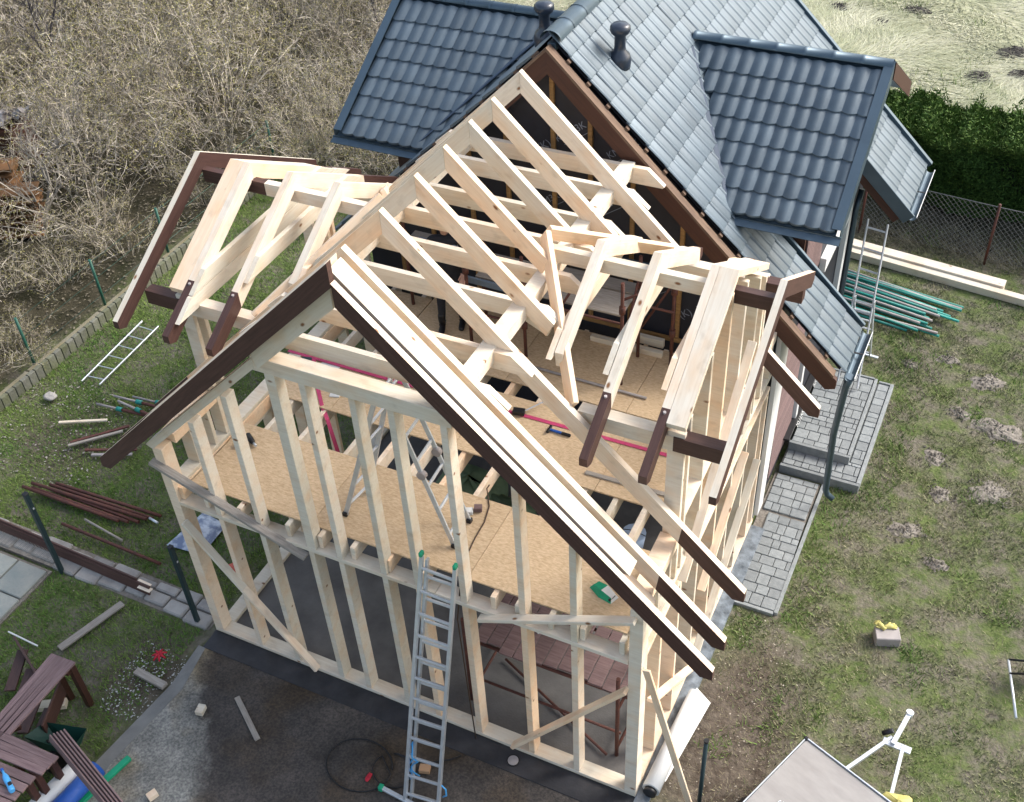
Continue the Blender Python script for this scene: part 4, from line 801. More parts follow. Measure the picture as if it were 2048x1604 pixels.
# ------------------------------------------------------------------ fences
def chain_mesh(p0, p1, z0, z1, pitch, w, name, par, m, gapm=None):
    p0, p1 = Vector(p0), Vector(p1); L = (p1 - p0).length; d = (p1 - p0) / L; H = z1 - z0; mb = MB(); nrm = Vector((-d.y, d.x, 0))
    k = -H
    while k < L:
        for sg in (1, -1):
            a0, a1 = max(k, 0), min(k + H, L)
            if a1 - a0 > .02:
                za, zb = a0 - k, a1 - k
                if sg < 0: za, zb = H - za, H - zb
                mb.bar(p0 + d * a0 + Vector((0, 0, z0 + za)), p0 + d * a1 + Vector((0, 0, z0 + zb)), w, w, nrm)
        k += pitch
    o = mb.build(name, m, par); o['kind'] = 'stuff'; return o
wire_m = mat('wire', (.17, .18, .18), .5, var=.3)
gw = mat('green_wire', (.05, .12, .09), .5, var=.3)
f1 = thing('chain_link_fence', 'grey chain link fence with rusty post in front of the dark hedge', 'fence', (9, 12.4, 0))
chain_mesh((5.6, 12.75, 0), (12.6, 12.2, 0), .0, 1.10, .10, .0032, 'wire_mesh', f1, wire_m); tube('top_wire', f1, wire_m, [(5.6, 12.75, 1.12), (8.0, 12.53, 1.12), (12.6, 12.2, 1.12)], .007, 5)
for x, y in ((5.7, 12.74), (8.02, 12.53), (10.4, 12.36)): tube('post', f1, rust, [(x, y, -.1), (x, y, 1.18)], .024, 8)
f2 = thing('boundary_fence', 'dark green wire fence with thin round posts along the mossy kerb', 'fence', (-6.3, 6, 0))
for y in (3.3, 5.13, 6.96, 8.8, 10.6): tube('post', f2, green_post, [(-6.29, y, -.1), (-6.29, y, 1.12)], .026, 8); 
for z in (.35, .72, 1.06): tube('line_wire', f2, gw, [(-6.29, 3.25, z), (-6.29, 10.6, z)], .004, 4)
f3 = thing('front_fence', 'low fence of square dark green posts with wire mesh beside the stone path', 'fence', (-2.7, 0, 0))
for x, y, h in ((-4.9, -.03, 1.55), (-2.71, -.03, 1.55), (-.33, .02, 1.5)): p = box('post', f3, steel_dark, (x - .03, y - .03, -.1), (x + .03, y + .03, h)); box('cap', p, blackp, (x - .034, y - .034, h + .001), (x + .034, y + .034, h + .02)); box('clip', p, alu, (x + .031, y - .012, h - .28), (x + .038, y + .012, h - .25))
chain_mesh((-4.9, -.03, 0), (-2.71, -.03, 0), .0, .40, .07, .0035, 'wire_mesh', f3, wire_m)
fp = thing('fence_post', 'single black square post at the bottom edge right of the white roll', 'post', (6.74, .02, -.1)); tube('shaft', fp, steel_dark, [(6.74, .02, -.1), (6.74, .02, 1.62)], .024, 10); tube('cap', fp, blackp, [(6.74, .02, 1.615), (6.74, .02, 1.65)], .028, 10)
ORD = ['first', 'second', 'third', 'fourth', 'fifth', 'sixth', 'seventh', 'eighth', 'ninth', 'tenth', 'eleventh', 'twelfth', 'thirteenth', 'fourteenth', 'fifteenth', 'sixteenth', 'seventeenth', 'eighteenth', 'nineteenth', 'twentieth']
# ------------------------------------------------------------------ ladders
def lad(t, a0, a1, b0, b1, n, wst=.025, dst=.06, m=alu, rung=.028, r0=.5, double=False, nrm=None):
    a0, a1, b0, b1 = map(Vector, (a0, a1, b0, b1)); nr = nrm or (a1 - a0).cross(b0 - a0).normalized()
    beam('stile', t, m, a0, a1, wst, dst, nr, b=.003); beam('stile', t, m, b0, b1, wst, dst, nr, b=.003)
    for i in range(n):
        f = (i + r0) / n; beam('rung', t, m, a0.lerp(a1, f), b0.lerp(b1, f), rung, rung, nr, b=.003)
    return nr
L1 = thing('extension_ladder', 'long aluminium extension ladder with green caps leaning on the front of the frame', 'ladder', (3.8, -1.1, 0))
nr = lad(L1, (3.575, -1.15, .0), (3.655, -.19, 3.38), (3.985, -1.10, .0), (4.045, -.19, 3.36), 12, wst=.036)
o_ = Vector((0, .065, -.02)); lad(L1, Vector((3.612, -1.13, .0)) + o_, Vector((3.690, -.21, 3.33)) + o_, Vector((3.948, -1.09, .0)) + o_, Vector((4.010, -.21, 3.33)) + o_, 12, r0=.22, wst=.03)
beam('stabiliser_bar', L1, alu, (3.24, -1.12, .045), (4.3, -1.20, .045), .05, .04); 
for p in ((3.24, -1.12, .045), (4.3, -1.2, .045)): box('end_cap', L1, green_m, (p[0] - .03, p[1] - .035, 0), (p[0] + .03, p[1] + .035, .08), b=.01)
for p in ((3.655, -.19, 3.40), (4.045, -.19, 3.38)): box('end_cap', L1, green_m, (p[0] - .02, p[1] - .035, p[2] - .01), (p[0] + .02, p[1] + .035, p[2] + .05), b=.01)
rp = [(3.60 + .03 * math.sin(i * 1.3), -1.0 + .012 * i, .30 + .055 * i) for i in range(12)] + [(3.66 + .05 * math.sin(i * .9), -.95 - .02 * math.cos(i), .75 - .05 * i) for i in range(9)]
tag(tube('rope', None, cyan_m, rp, .010, 6), 'light blue rope tied around the lower left side of the extension ladder', 'rope')
tag(tube('rope', None, cyan_m, [(4.0, -.98, .42), (4.06, -.98, .36), (4.07, -1.0, .26), (4.02, -1.0, .20)], .010, 6), 'short blue rope loop behind the right side of the extension ladder', 'rope')
L2 = thing('ladder', 'narrow aluminium ladder lying flat on the grass near the mossy kerb', 'ladder', (-5.2, 4.2, 0)); lad(L2, (-5.30, 3.34, .03), (-5.43, 5.09, .03), (-4.95, 3.38, .03), (-5.05, 5.08, .03), 6, wst=.02, dst=.03, rung=.016, m=alu)
L3 = thing('combination_ladder', 'aluminium combination ladder standing behind the entrance steps', 'ladder', (6.6, 8.6, 0))
lad(L3, (6.42, 7.85, .28), (6.24, 9.35, 2.36), (6.74, 7.78, .28), (6.55, 9.33, 2.34), 8, wst=.022, dst=.05, r0=.6); lad(L3, (6.40, 9.0, .0), (6.36, 8.55, 1.45), (6.72, 8.98, .0), (6.66, 8.52, 1.45), 7, wst=.022, dst=.05); beam('foot_bar', L3, alu, (6.2, 9.02, .03), (6.85, 8.97, .03), .05, .03)
L4 = thing('folding_ladder', 'jointed aluminium folding ladder standing open on the attic floor boards', 'ladder', (2.9, .8, 2.78))
lad(L4, (2.25, .44, 2.79), (2.72, .74, 4.50), (2.31, .84, 2.79), (2.70, 1.10, 4.50), 6, wst=.022, dst=.06); lad(L4, (3.62, .50, 2.79), (2.86, .74, 4.50), (3.60, .90, 2.79), (2.84, 1.10, 4.50), 6, wst=.022, dst=.06)
lad(L4, (2.72, .74, 4.52), (2.86, .74, 4.52), (2.70, 1.10, 4.52), (2.84, 1.10, 4.52), 2, wst=.03, dst=.06)
for p in ((3.24, .62, 3.645), (3.22, 1.0, 3.645), (2.72, .74, 4.5), (2.86, .74, 4.5)): tube('hinge', L4, greytube, [(p[0], p[1] - .03, p[2]), (p[0], p[1] + .03, p[2])], .055, 12)
for p in ((2.25, .44), (3.62, .50), (3.60, .90)): box('rubber_foot', L4, blackp, (p[0] - .03, p[1] - .03, 2.778), (p[0] + .03, p[1] + .03, 2.83))
# ------------------------------------------------------------------ scaffolds
s1 = thing('scaffold_platform', 'low rusty scaffold with worn purple-brown planks inside the ground floor', 'scaffold', (4.7, 1.1, 0))
for i in range(11):
    x = 3.66 + i * .185 + (.0 if i < 7 else .02); dy = float(rng.uniform(-.05, .05)); box('plank', s1, purpwood, (x, .58 + dy, 1.0 + float(rng.uniform(-.004, .004))), (x + .172, 1.42 + dy, 1.03), b=.004)
for p0, p1 in [((3.62, .62, .95), (5.72, .62, .95)), ((3.62, 1.36, .95), (5.72, 1.36, .95))]: tube('rail', s1, rust, [p0, p1], .024)
for x, y, h in ((3.66, .42, 1.62), (5.60, .42, 1.55), (3.66, 1.66, 1.9), (5.66, 1.66, 1.5)): tube('upright', s1, rust, [(x, y, 0), (x, y, h)], .026)
for p0, p1 in [((3.66, .42, .12), (3.66, 1.66, .12)), ((5.6, .42, .15), (5.66, 1.66, .15)), ((3.66, .55, .3), (5.6, .55, .28)), ((3.7, .95, .95), (4.05, .95, .4)), ((3.66, .42, .95), (3.66, 1.66, .95)), ((5.60, .42, .95), (5.66, 1.66, .95)), ((3.8, 1.1, .05), (5.5, .35, .05))]: tube('brace', s1, rust, [p0, p1], .018)
s2 = thing('scaffold', 'rusty scaffold frame with grey board decks standing against the dark gable', 'scaffold', (3, 4.4, 2.78))
zd = 3.75
for x0, x1, y0, y1 in ((.95, 2.05, 4.28, 4.60), (2.9, 3.62, 3.86, 4.30), (3.66, 4.25, 3.86, 4.30), (3.0, 4.25, 4.33, 4.56), (2.2, 2.85, 3.95, 4.5)): box('deck_board', s2, greywood, (x0, y0, zd), (x1, y1, zd + .03))
for x, y in ((1.0, 4.25), (2.15, 4.25), (2.15, 3.80), (2.95, 3.80), (4.3, 3.75), (4.30, 4.35), (4.75, 4.35)): tube('upright', s2, rust, [(x, y, 2.78), (x, y, 4.35)], .024); tube('coupler', s2, rust, [(x, y, 3.9), (x, y, 4.0)], .042); tube('coupler', s2, rust, [(x, y, 3.25), (x, y, 3.35)], .042)
for p0, p1 in [((1.0, 4.25, 3.7), (4.8, 4.25, 3.7)), ((2.15, 3.80, 3.7), (4.3, 3.80, 3.7)), ((2.15, 3.8, 3.3), (2.95, 3.8, 3.3)), ((4.3, 3.75, 3.3), (4.3, 4.35, 4.1)), ((4.3, 3.75, 4.1), (4.75, 4.35, 4.1)), ((4.3, 4.35, 3.2), (4.75, 4.35, 4.1)), ((2.15, 4.25, 4.2), (2.95, 3.8, 3.4)), ((3.3, 3.82, 3.4), (3.6, 3.82, 4.0))]: tube('brace', s2, rust, [p0, p1], .017)
tag(beam('steel_beam', None, trim_m, (2.6, 4.62, 3.95), (4.6, 4.62, 3.95), .06, .22), 'dark blue board standing on edge behind the scaffold decks', 'board')
sb = mat('steel_blue_paint', (.16, .21, .27), .4, var=.2)
tag(beam('spirit_level', None, sb, (1.35, 4.05, 4.05), (1.95, 3.98, 4.10), .04, .10), 'grey-blue bar held level in front of the dark gable, the upper of two', 'bar', 'grey-blue bars by the worker'); tag(beam('spirit_level', None, sb, (2.05, 3.92, 3.72), (2.75, 3.86, 3.76), .04, .09), 'grey-blue bar just above the scaffold deck, the lower of two', 'bar', 'grey-blue bars by the worker')
# ------------------------------------------------------------------ worker, mostly hidden behind the rafters
def skin_fig(name, joints, edges, radii, m, par, sub=2, root=0):
    me = bpy.data.meshes.new(name); me.from_pydata(joints, edges, []); me.materials.append(m); o = bpy.data.objects.new(name, me); link(o, par, WM[par.name].copy())
    sk = o.modifiers.new('skin', 'SKIN'); sk.use_smooth_shade = True
    for i, v in enumerate(me.skin_vertices[0].data): v.radius = radii[i]; v.use_root = (i == root)
    ss = o.modifiers.new('sub', 'SUBSURF'); ss.levels = sub; ss.render_levels = sub; return o
w = thing('person', 'worker in dark clothes and black boots standing behind the rafters at the gable', 'person', (1.75, 4.05, 2.778), math.radians(200))
J = [(0, 0, .93), (0, .0, 1.12), (0, .01, 1.32), (0, .03, 1.47), (-.10, .0, .86), (-.12, .02, .48), (-.12, -.02, .12), (.10, .0, .86), (.13, .06, .48), (.14, .10, .12), (-.19, .02, 1.41), (-.27, .08, 1.15), (-.24, .26, 1.02), (.19, .02, 1.41), (.28, .10, 1.18), (.24, .30, 1.22)]
E_ = [(0, 1), (1, 2), (2, 3), (0, 4), (4, 5), (5, 6), (0, 7), (7, 8), (8, 9), (2, 10), (10, 11), (11, 12), (2, 13), (13, 14), (14, 15)]
Rr = [(.15, .11), (.15, .10), (.17, .11), (.07, .07), (.095, .095), (.065, .065), (.05, .05), (.095, .095), (.065, .065), (.05, .05), (.065, .065), (.05, .05), (.036, .036), (.065, .065), (.05, .05), (.036, .036)]
skin_fig('body', J, E_, Rr, darkcloth, w)
skin_fig('head', [(0, .03, 1.48), (0, .04, 1.55), (0, .05, 1.64), (0, .055, 1.72), (0, .135, 1.635)], [(0, 1), (1, 2), (2, 3), (2, 4)], [(.055, .055), (.06, .06), (.078, .095), (.06, .07), (.014, .02)], skin, w)
skin_fig('hair', [(0, .03, 1.64), (0, .04, 1.74), (0, -.02, 1.66)], [(0, 1), (0, 2)], [(.08, .09), (.06, .07), (.06, .06)], hair_m, w)
for sx, base in ((-1, (-.24, .26, 1.02)), (1, (.24, .30, 1.22))):
    b = Vector(base); JJ = [tuple(b), tuple(b + Vector((0, .09, -.01)))]; EE = [(0, 1)]; RR = [(.028, .022), (.032, .018)]
    for k, dx in enumerate((-.03, -.01, .01, .03)):
        i = len(JJ); L = (.07, .08, .078, .06)[k]; JJ += [tuple(b + Vector((dx, .12, -.01))), tuple(b + Vector((dx, .12 + L * .5, -.025))), tuple(b + Vector((dx, .12 + L * .7, -.06)))]; EE += [(1, i), (i, i + 1), (i + 1, i + 2)]; RR += [(.0095, .0095), (.009, .009), (.008, .008)]
    i = len(JJ); JJ += [tuple(b + Vector((-sx * .035, .07, .01))), tuple(b + Vector((-sx * .055, .11, -.02)))]; EE += [(0, i), (i, i + 1)]; RR += [(.011, .011), (.009, .009)]
    skin_fig('hand', JJ, EE, RR, skin, w)
for (x, y) in ((-.12, -.02), (.14, .10)):
    skin_fig('boot', [(x, y - .04, .05), (x, y, .14), (x, y, .28), (x, y + .08, .045), (x, y + .19, .035)], [(0, 1), (1, 2), (0, 3), (3, 4)], [(.045, .045), (.055, .05), (.06, .06), (.048, .04), (.042, .03)], blackp, w)
# ------------------------------------------------------------------ things on the attic floor
def ribbon(name, pts, wd, m, label, cat, up=(0, 0, 1)):
    mb = MB()
    for a, b in zip(pts[:-1], pts[1:]): mb.bar(a, b, wd, .004, up)
    return tag(mb.build(name, m, None, pts[0]), label, cat)
ribbon('ratchet_strap', [(-.02, 2.66, 2.83), (.35, 2.69, 2.795), (2.2, 2.70, 2.785), (3.4, 2.74, 2.785), (4.4, 2.75, 2.785), (5.45, 2.755, 2.79)], .055, pink_m, 'long pink webbing strap stretched from wall to wall across the attic floor', 'strap')
ribbon('strap_end', [(.42, 2.62, 2.92), (.60, 2.35, 2.80), (.95, 1.95, 2.785), (1.12, 1.80, 2.70), (1.30, 1.66, 2.30)], .05, pink_m, 'loose pink strap end trailing over the floor edge into the opening', 'strap')
ra = thing('ratchet_buckle', 'small black metal ratchet on the pink strap beside the blue hammer', 'ratchet', (3.35, 2.74, 2.79)); box('body', ra, blackp, (3.27, 2.70, 2.79), (3.42, 2.79, 2.85), rot=.2); beam('lever', ra, alu, (3.42, 2.77, 2.84), (3.60, 3.0, 2.88), .02, .01); 
h = thing('hammer', 'hammer with blue and black handle on the attic floor', 'hammer', (3.95, 2.6, 2.78)); beam('handle', h, blue_m, (3.82, 2.615, 2.80), (3.98, 2.612, 2.80), .03, .025); beam('grip', h, blackp, (3.98, 2.612, 2.80), (4.10, 2.608, 2.80), .034, .03); beam('head', h, blackp, (3.815, 2.55, 2.805), (3.815, 2.68, 2.805), .03, .03)
d = thing('cordless_drill', 'black cordless drill lying on the front floor boards at the left', 'drill', (.52, 1.0, 2.78)); tube('body', d, blackp, [(.44, 1.08, 2.82), (.56, 1.0, 2.82), (.60, .98, 2.82)], [.035, .035, .018], 10); beam('handle', d, trim_m, (.52, 1.05, 2.82), (.44, .93, 2.81), .035, .035); box('battery', d, blackp, (.38, .86, 2.785), (.47, .95, 2.835), rot=.5); tube('chuck', d, alu, [(.60, .98, 2.82), (.65, .955, 2.82)], .018, 8)
p = thing('nail_packet', 'green and white plastic packet on the front right floor board', 'packet', (5.37, .56, 2.78)); 
V = [(-.16, -.06, 0), (.0, -.09, 0), (.15, -.06, 0), (-.14, .06, 0), (0, .09, 0), (.15, .06, 0), (-.13, -.03, .05), (.0, -.05, .085), (.13, -.03, .05), (-.12, .04, .05), (0, .05, .08), (.12, .04, .045)]
F = [[0, 1, 7, 6], [1, 2, 8, 7], [6, 7, 10, 9], [7, 8, 11, 10], [9, 10, 4, 3], [10, 11, 5, 4], [0, 6, 9, 3], [2, 5, 11, 8]]
link(bpy.data.objects.new('wrapper', mesh('wrapper', V, F, [green_m, white], [0, 0, 0, 1, 0, 1, 0, 1])), p, I((5.37, .56, 2.78)) @ Matrix.Rotation(-.4, 4, 'Z')); box('dark_label', p, blackp, (5.46, .46, 2.785), (5.49, .55, 2.82), rot=-.3)
tag(tube('cable', None, mat('brown_cable', (.06, .035, .02), .6), [(3.52, 1.55, 2.72), (3.56, 1.42, 2.80), (3.70, 1.2, 2.785), (3.76, .95, 2.785), (3.77, .70, 2.785), (3.80, .45, 2.785), (3.86, .22, 2.785), (3.88, .10, 2.62), (3.90, -.05, 2.30), (3.93, -.06, 1.0), (3.96, -.07, .02)], .008, 6), 'thin brown cable curving over the front floor board', 'cable')
b = thing('tape_box', 'tiny white and brown box on the floor beside the window stud', 'box', (3.56, 1.05, 2.78)); box('carton', b, white, (3.49, .98, 2.78), (3.58, 1.06, 2.83), rot=.4); box('lid', b, purpwood, (3.57, 1.05, 2.79), (3.66, 1.13, 2.85), rot=.4)
tag(tube('steel_rod', None, greytube, [(2.95, 3.62, 2.80), (4.70, 3.60, 2.80)], .018, 8), 'grey steel tube lying across the rear floor boards', 'tube')
tag(box('wood_offcut', None, greywood, (4.5, 2.1, 2.779), (5.55, 2.16, 2.80), rot=.02), 'thin brown lath on the middle floor strip near the right wall', 'lath')
t = thing('power_tool', 'dark hand tool with round disc on the left part of the middle floor', 'tool', (.75, 2.55, 2.78)); tube('disc', t, blackp, [(.88, 2.45, 2.80), (.88, 2.45, 2.84)], .06, 14); tube('body', t, steel_dark, [(.62, 2.5, 2.82), (.86, 2.45, 2.83)], .03, 8); box('case', t, steel_dark, (.28, 2.42, 2.78), (.44, 2.62, 2.86), rot=.3)
tag(box('paper_sheet', None, white, (.5, 2.62, 2.779), (.78, 2.76, 2.786), b=.001), 'white paper sheet on the attic floor beneath the pink strap', 'paper'); tag(box('folded_film', None, white, (.95, 2.12, 2.779), (1.08, 2.22, 2.80), rot=.3), 'small crumpled white film under the window header', 'film')
tag(tube('teal_pole', None, teal, [(5.68, 2.1, 2.83), (5.72, 2.6, 3.35), (5.80, 3.1, 4.15)], .018, 8), 'teal pole leaning inside the right wall studs', 'pole')
tag(box('offcut_block', None, pine, (3.6, 4.42, 2.779), (4.6, 4.49, 2.86)), 'long pale batten on the floor at the foot of the dark gable', 'batten')
tag(box('offcut_block', None, pine, (4.15, 4.62, 2.779), (4.55, 4.69, 2.90)), 'short pale block between the scaffold leg and the gable', 'block')
# ------------------------------------------------------------------ inside ground floor
def bag(name, x, y, z, sx, sy, sz, m, seed, label, cat, group=None):
    R = np.random.default_rng(seed); V = []; F = []; n = 12; k = 6
    for j in range(k + 1):
        ph = math.pi * j / k
        for i in range(n):
            a = 2 * math.pi * i / n; q = 1 + R.uniform(-.12, .12); ex = .6
            V.append((sx * np.sign(math.cos(a)) * abs(math.cos(a)) ** ex * math.sin(ph) ** .5 * q if 0 < j < k else 0, sy * np.sign(math.sin(a)) * abs(math.sin(a)) ** ex * math.sin(ph) ** .5 * q if 0 < j < k else 0, sz * (1 - math.cos(ph)) * .5 * q))
    for j in range(k): F += [[j * n + i, j * n + (i + 1) % n, (j + 1) * n + (i + 1) % n, (j + 1) * n + i] for i in range(n)]
    return tag(link(bpy.data.objects.new(name, mesh(name, V, F, m, smooth=True)), None, I((x, y, z))), label, cat, group)
bag('tarp_bundle', 2.15, 3.35, .0, .55, .36, .62, tarp, 1, 'big green tarpaulin bundle seen through the floor gap by the folding ladder', 'tarpaulin bundle', 'green tarpaulin bundles'); bag('tarp_bundle', 2.85, 3.12, .0, .42, .32, .52, tarp, 2, 'green tarpaulin bundle right of the floor joist in the gap', 'tarpaulin bundle', 'green tarpaulin bundles'); bag('tarp_bundle', 3.35, 2.85, .0, .22, .22, .45, mat('olive_tarp', (.16, .18, .04), .6, var=.3), 3, 'small olive bundle at the right end of the floor gap', 'tarpaulin bundle', 'green tarpaulin bundles')
bk = thing('bucket', 'pale blue bucket under the joists near the right wall', 'bucket', (4.6, 3.4, 0)); tube('pail', bk, mat('pale_blue', (.35, .45, .6), .5), [(4.62, 3.55, 0), (4.62, 3.55, .32)], [.13, .17], 16); tube('handle', bk, blackp, [(4.45, 3.55, .32), (4.62, 3.5, .42), (4.79, 3.55, .32)], .006, 5)
bag('red_bag', 4.1, 3.3, 0, .16, .12, .3, red_m, 5, 'red and pink bag below the floor gap on the right', 'bag'); bag('black_bag', 4.95, 2.9, 0, .2, .25, .35, blackp, 6, 'black plastic bag on the dark slab by the right wall', 'bag')
tag(beam('wood_offcut', None, white, (4.33, .98, 1.05), (4.40, 1.09, 1.05), .06, .04), 'small pale wood block at the edge of the purple scaffold planks', 'block'); tag(box('wood_offcut', None, pine, (4.95, .62, .005), (5.08, .67, .03), rot=.7), 'thin light wood chip on the inner slab behind the diagonal brace', 'wood chip')
tag(box('wood_offcut', None, pine, (.5, 2.35, .005), (.62, 2.95, .12), rot=-.25), 'pale timber offcut standing on the slab by the left sill', 'offcut')
# ------------------------------------------------------------------ drive and lawn bits
def offcut(x, y, sx, sy, sz, rot, label, m=pine): return tag(box('wood_offcut', None, m, (x - sx / 2, y - sy / 2, -.004), (x + sx / 2, y + sy / 2, sz), rot=rot, b=.005), label, 'wood offcut')
offcut(.60, -1.12, .10, .13, .07, .2, 'pale square wood offcut on the drive left of the dark lath'); offcut(.79, -2.31, .09, .12, .07, -.4, 'pale square wood offcut at the bottom edge of the drive'); offcut(3.59, -.69, .13, .10, .06, .3, 'brown wood offcut seen between the rungs of the extension ladder', mat('old_offcut', (.42, .25, .14), .8)); offcut(3.86, -1.35, .15, .08, .03, -.2, 'thin pale offcut right of the extension ladder foot')
tag(beam('dark_lath', None, greywood, (.90, -.77, .01), (1.50, -1.17, .01), .07, .03), 'weathered brown lath on the dark drive', 'lath')
cab = [(2.95 + .42 * math.cos(a) - .12, -.95 + .34 * math.sin(a), .005) for a in np.linspace(.3, 6.4, 30)] + [(3.25 + .26 * math.cos(a), -.85 + .22 * math.sin(a), .01) for a in np.linspace(2.6, 8.3, 26)] + [(3.55, -.62, .01), (3.8, -.45, .01), (3.9, -.35, .01)]
tag(tube('cable', None, blackp, cab, .009, 6), 'black cable lying in loops on the dark drive left of the extension ladder', 'cable')
bag('red_tag', 3.02, -1.05, 0, .03, .06, .02, red_m, 8, 'small red plug at the end of the black cable loops', 'plug'); 
dc = thing('drain_cover', 'small round grey drain cover in the black strip before the front sill', 'drain', (4.5, -.15, 0)); tube('lid', dc, greytube, [(4.50, -.15, -.002), (4.50, -.15, .012)], .065, 20); tube('rim', dc, blackp, [(4.50, -.15, -.002), (4.50, -.15, .006)], .08, 20)
def petals(x, y, label):
    t = thing('red_glove', label, 'glove', (x, y, 0)); 
    for k in range(7): a = k * .9; tube('finger', t, red_m, [(x, y, .02), (x + .05 * math.cos(a), y + .05 * math.sin(a), .05), (x + .10 * math.cos(a), y + .10 * math.sin(a), .02)], [.02, .018, .01], 7)
petals(-.43, -.66, 'bright red crumpled glove on the soil left of the drive')
tag(beam('rotten_plank', None, greywood, (-.56, -.98, .02), (-.05, -1.02, .03), .10, .05), 'rotten grey plank lying on soil against the drive edge', 'plank')
tag(beam('plank', None, greywood, (-1.74, -1.12, .03), (-1.46, -.17, .03), .11, .03), 'long grey plank lying on the grass left of the drive', 'plank')
bb = thing('painted_board', 'dark brown profiled board lying along the stone path', 'board', (-2.6, .2, 0)); 
for k, (dy, z) in enumerate(((0, .02), (.028, .05))): beam('board', bb, stain, (-4.6, .235 + dy, .05 + z), (-1.22 - k * .25, .135 + dy, .05 + z), .03, .15, (0, .3, 1))
beam('raw_end', bb, pine, (-1.40, .13, .10), (-1.18, .125, .10), .08, .012); beam('raw_end', bb, pine, (-1.45, .19, .13), (-1.22, .18, .13), .05, .01)
tag(beam('white_stick', None, white, (-2.6, -1.18, .02), (-2.05, -1.2, .02), .02, .02), 'thin white stick on soil at the left edge below the flagstones', 'stick')
# pipes and poles on the left lawn
gp = 'rusty scaffold tubes in a bundle on the left lawn'
for k, (a, b_) in enumerate([((-4.42, 1.01), (-2.55, 1.03)), ((-4.27, 1.05), (-2.40, 1.07)), ((-4.12, 1.14), (-2.25, 1.13)), ((-4.05, 1.21), (-2.10, 1.27)), ((-3.98, 1.27), (-2.02, 1.36)), ((-4.30, 1.10), (-2.15, 1.20))]):
    o = tube('rusty_tube', None, rust, [(a[0], a[1], .03 + .04 * (k == 5)), (b_[0], b_[1], .03 + .04 * (k == 5))], .027, 8); tag(o, 'rusty scaffold tube, %s from the stone path in the left lawn bundle' % ORD[k], 'tube', gp)
tag(tube('steel_tip', None, alu, [(-2.10, 1.22, .09), (-1.92, 1.19, .09)], .02, 8), 'short bright steel tube end on top of the rusty bundle', 'tube')
tag(tube('rusty_tube', None, rust, [(-3.30, .65, .03), (-1.43, .61, .03)], .024, 8), 'single rusty tube lying between the bundle and the stone path', 'tube'); tag(tube('rusty_tube', None, greywood, [(-3.05, .86, .02), (-2.24, .75, .02)], .018, 6), 'short brown stick above the single rusty tube', 'stick')
for (a, b_, m_, l_) in [((-4.93, 2.37), (-4.22, 2.73), pine, 'light pine lath on the grass near the jumble of props'), ((-4.42, 2.07), (-3.78, 2.76), rust, 'upper dark brown stake of the short pair on the grass'), ((-4.40, 2.00), (-3.80, 2.62), greywood, 'lower brown stake of the short pair on the grass'), ((-4.07, 2.03), (-3.3, 2.36), rust, 'dark stake partly under the front barge board'), ((-3.90, 1.98), (-3.3, 2.25), greytube, 'grey stake nearest the frame under the barge board')]:
    tag(beam('stake', None, m_, (a[0], a[1], .03), (b_[0], b_[1], .03), .05, .03), l_, 'stake')
gq = 'adjustable steel props heaped on the left lawn'
for k, (a, b_) in enumerate([((-4.65, 2.97), (-3.60, 3.07)), ((-4.48, 3.22), (-3.3, 3.30)), ((-4.30, 3.12), (-3.2, 3.00)), ((-4.2, 3.35), (-3.0, 3.45)), ((-3.62, 3.48), (-2.5, 3.60)), ((-3.4, 3.6), (-2.45, 3.75)), ((-3.5, 3.3), (-2.4, 3.5)), ((-3.3, 3.15), (-2.3, 3.4))]):
    t = thing('steel_prop', 'rusty steel prop with teal collar, %s in the heap behind the barge board' % ORD[k], 'prop', (a[0], a[1], .03), 0, gq); z = .04 + .03 * (k % 3); v = Vector((b_[0] - a[0], b_[1] - a[1], 0))
    tube('outer_tube', t, rust, [(a[0] + v.x * .4, a[1] + v.y * .4, z), (b_[0], b_[1], z)], .028, 8); tube('inner_tube', t, greytube, [(a[0], a[1], z), (a[0] + v.x * .42, a[1] + v.y * .42, z)], .020, 8); tube('collar', t, teal, [(a[0] + v.x * .38, a[1] + v.y * .38, z), (a[0] + v.x * .48, a[1] + v.y * .48, z)], .04, 8)
bag('white_bag', -2.15, 3.72, -.03, .14, .10, .14, white, 9, 'small white bag with blue print on the grass by the left wall', 'bag'); bag('pale_stone', -5.57, 2.85, -.04, .12, .09, .06, stone, 10, 'pale lump of rubble on the grass near the kerb', 'stone')
V = [(-1.60, .95, .0), (-1.0, 1.0, .0), (-1.02, 1.62, .0), (-1.5, 1.7, .0), (-1.3, 1.3, .12), (-1.1, 1.5, .05)]
bt = tag(link(bpy.data.objects.new('tarp', mesh('tarp', V, [[0, 1, 4], [1, 5, 4], [1, 2, 5], [2, 3, 5], [3, 4, 5], [3, 0, 4]], mat('blue_grey_tarp', (.16, .2, .3), .4, col2=(.5, .55, .62), scale=6, hard=.1))), None, I()), 'crumpled blue and silver tarp on grass behind the lower left studs', 'tarp')
bag('red_sack', -.35, .94, 0, .13, .10, .12, mat('pale_red', (.55, .12, .08), .7), 11, 'small red sack behind the diagonal brace by the left sill', 'bag')
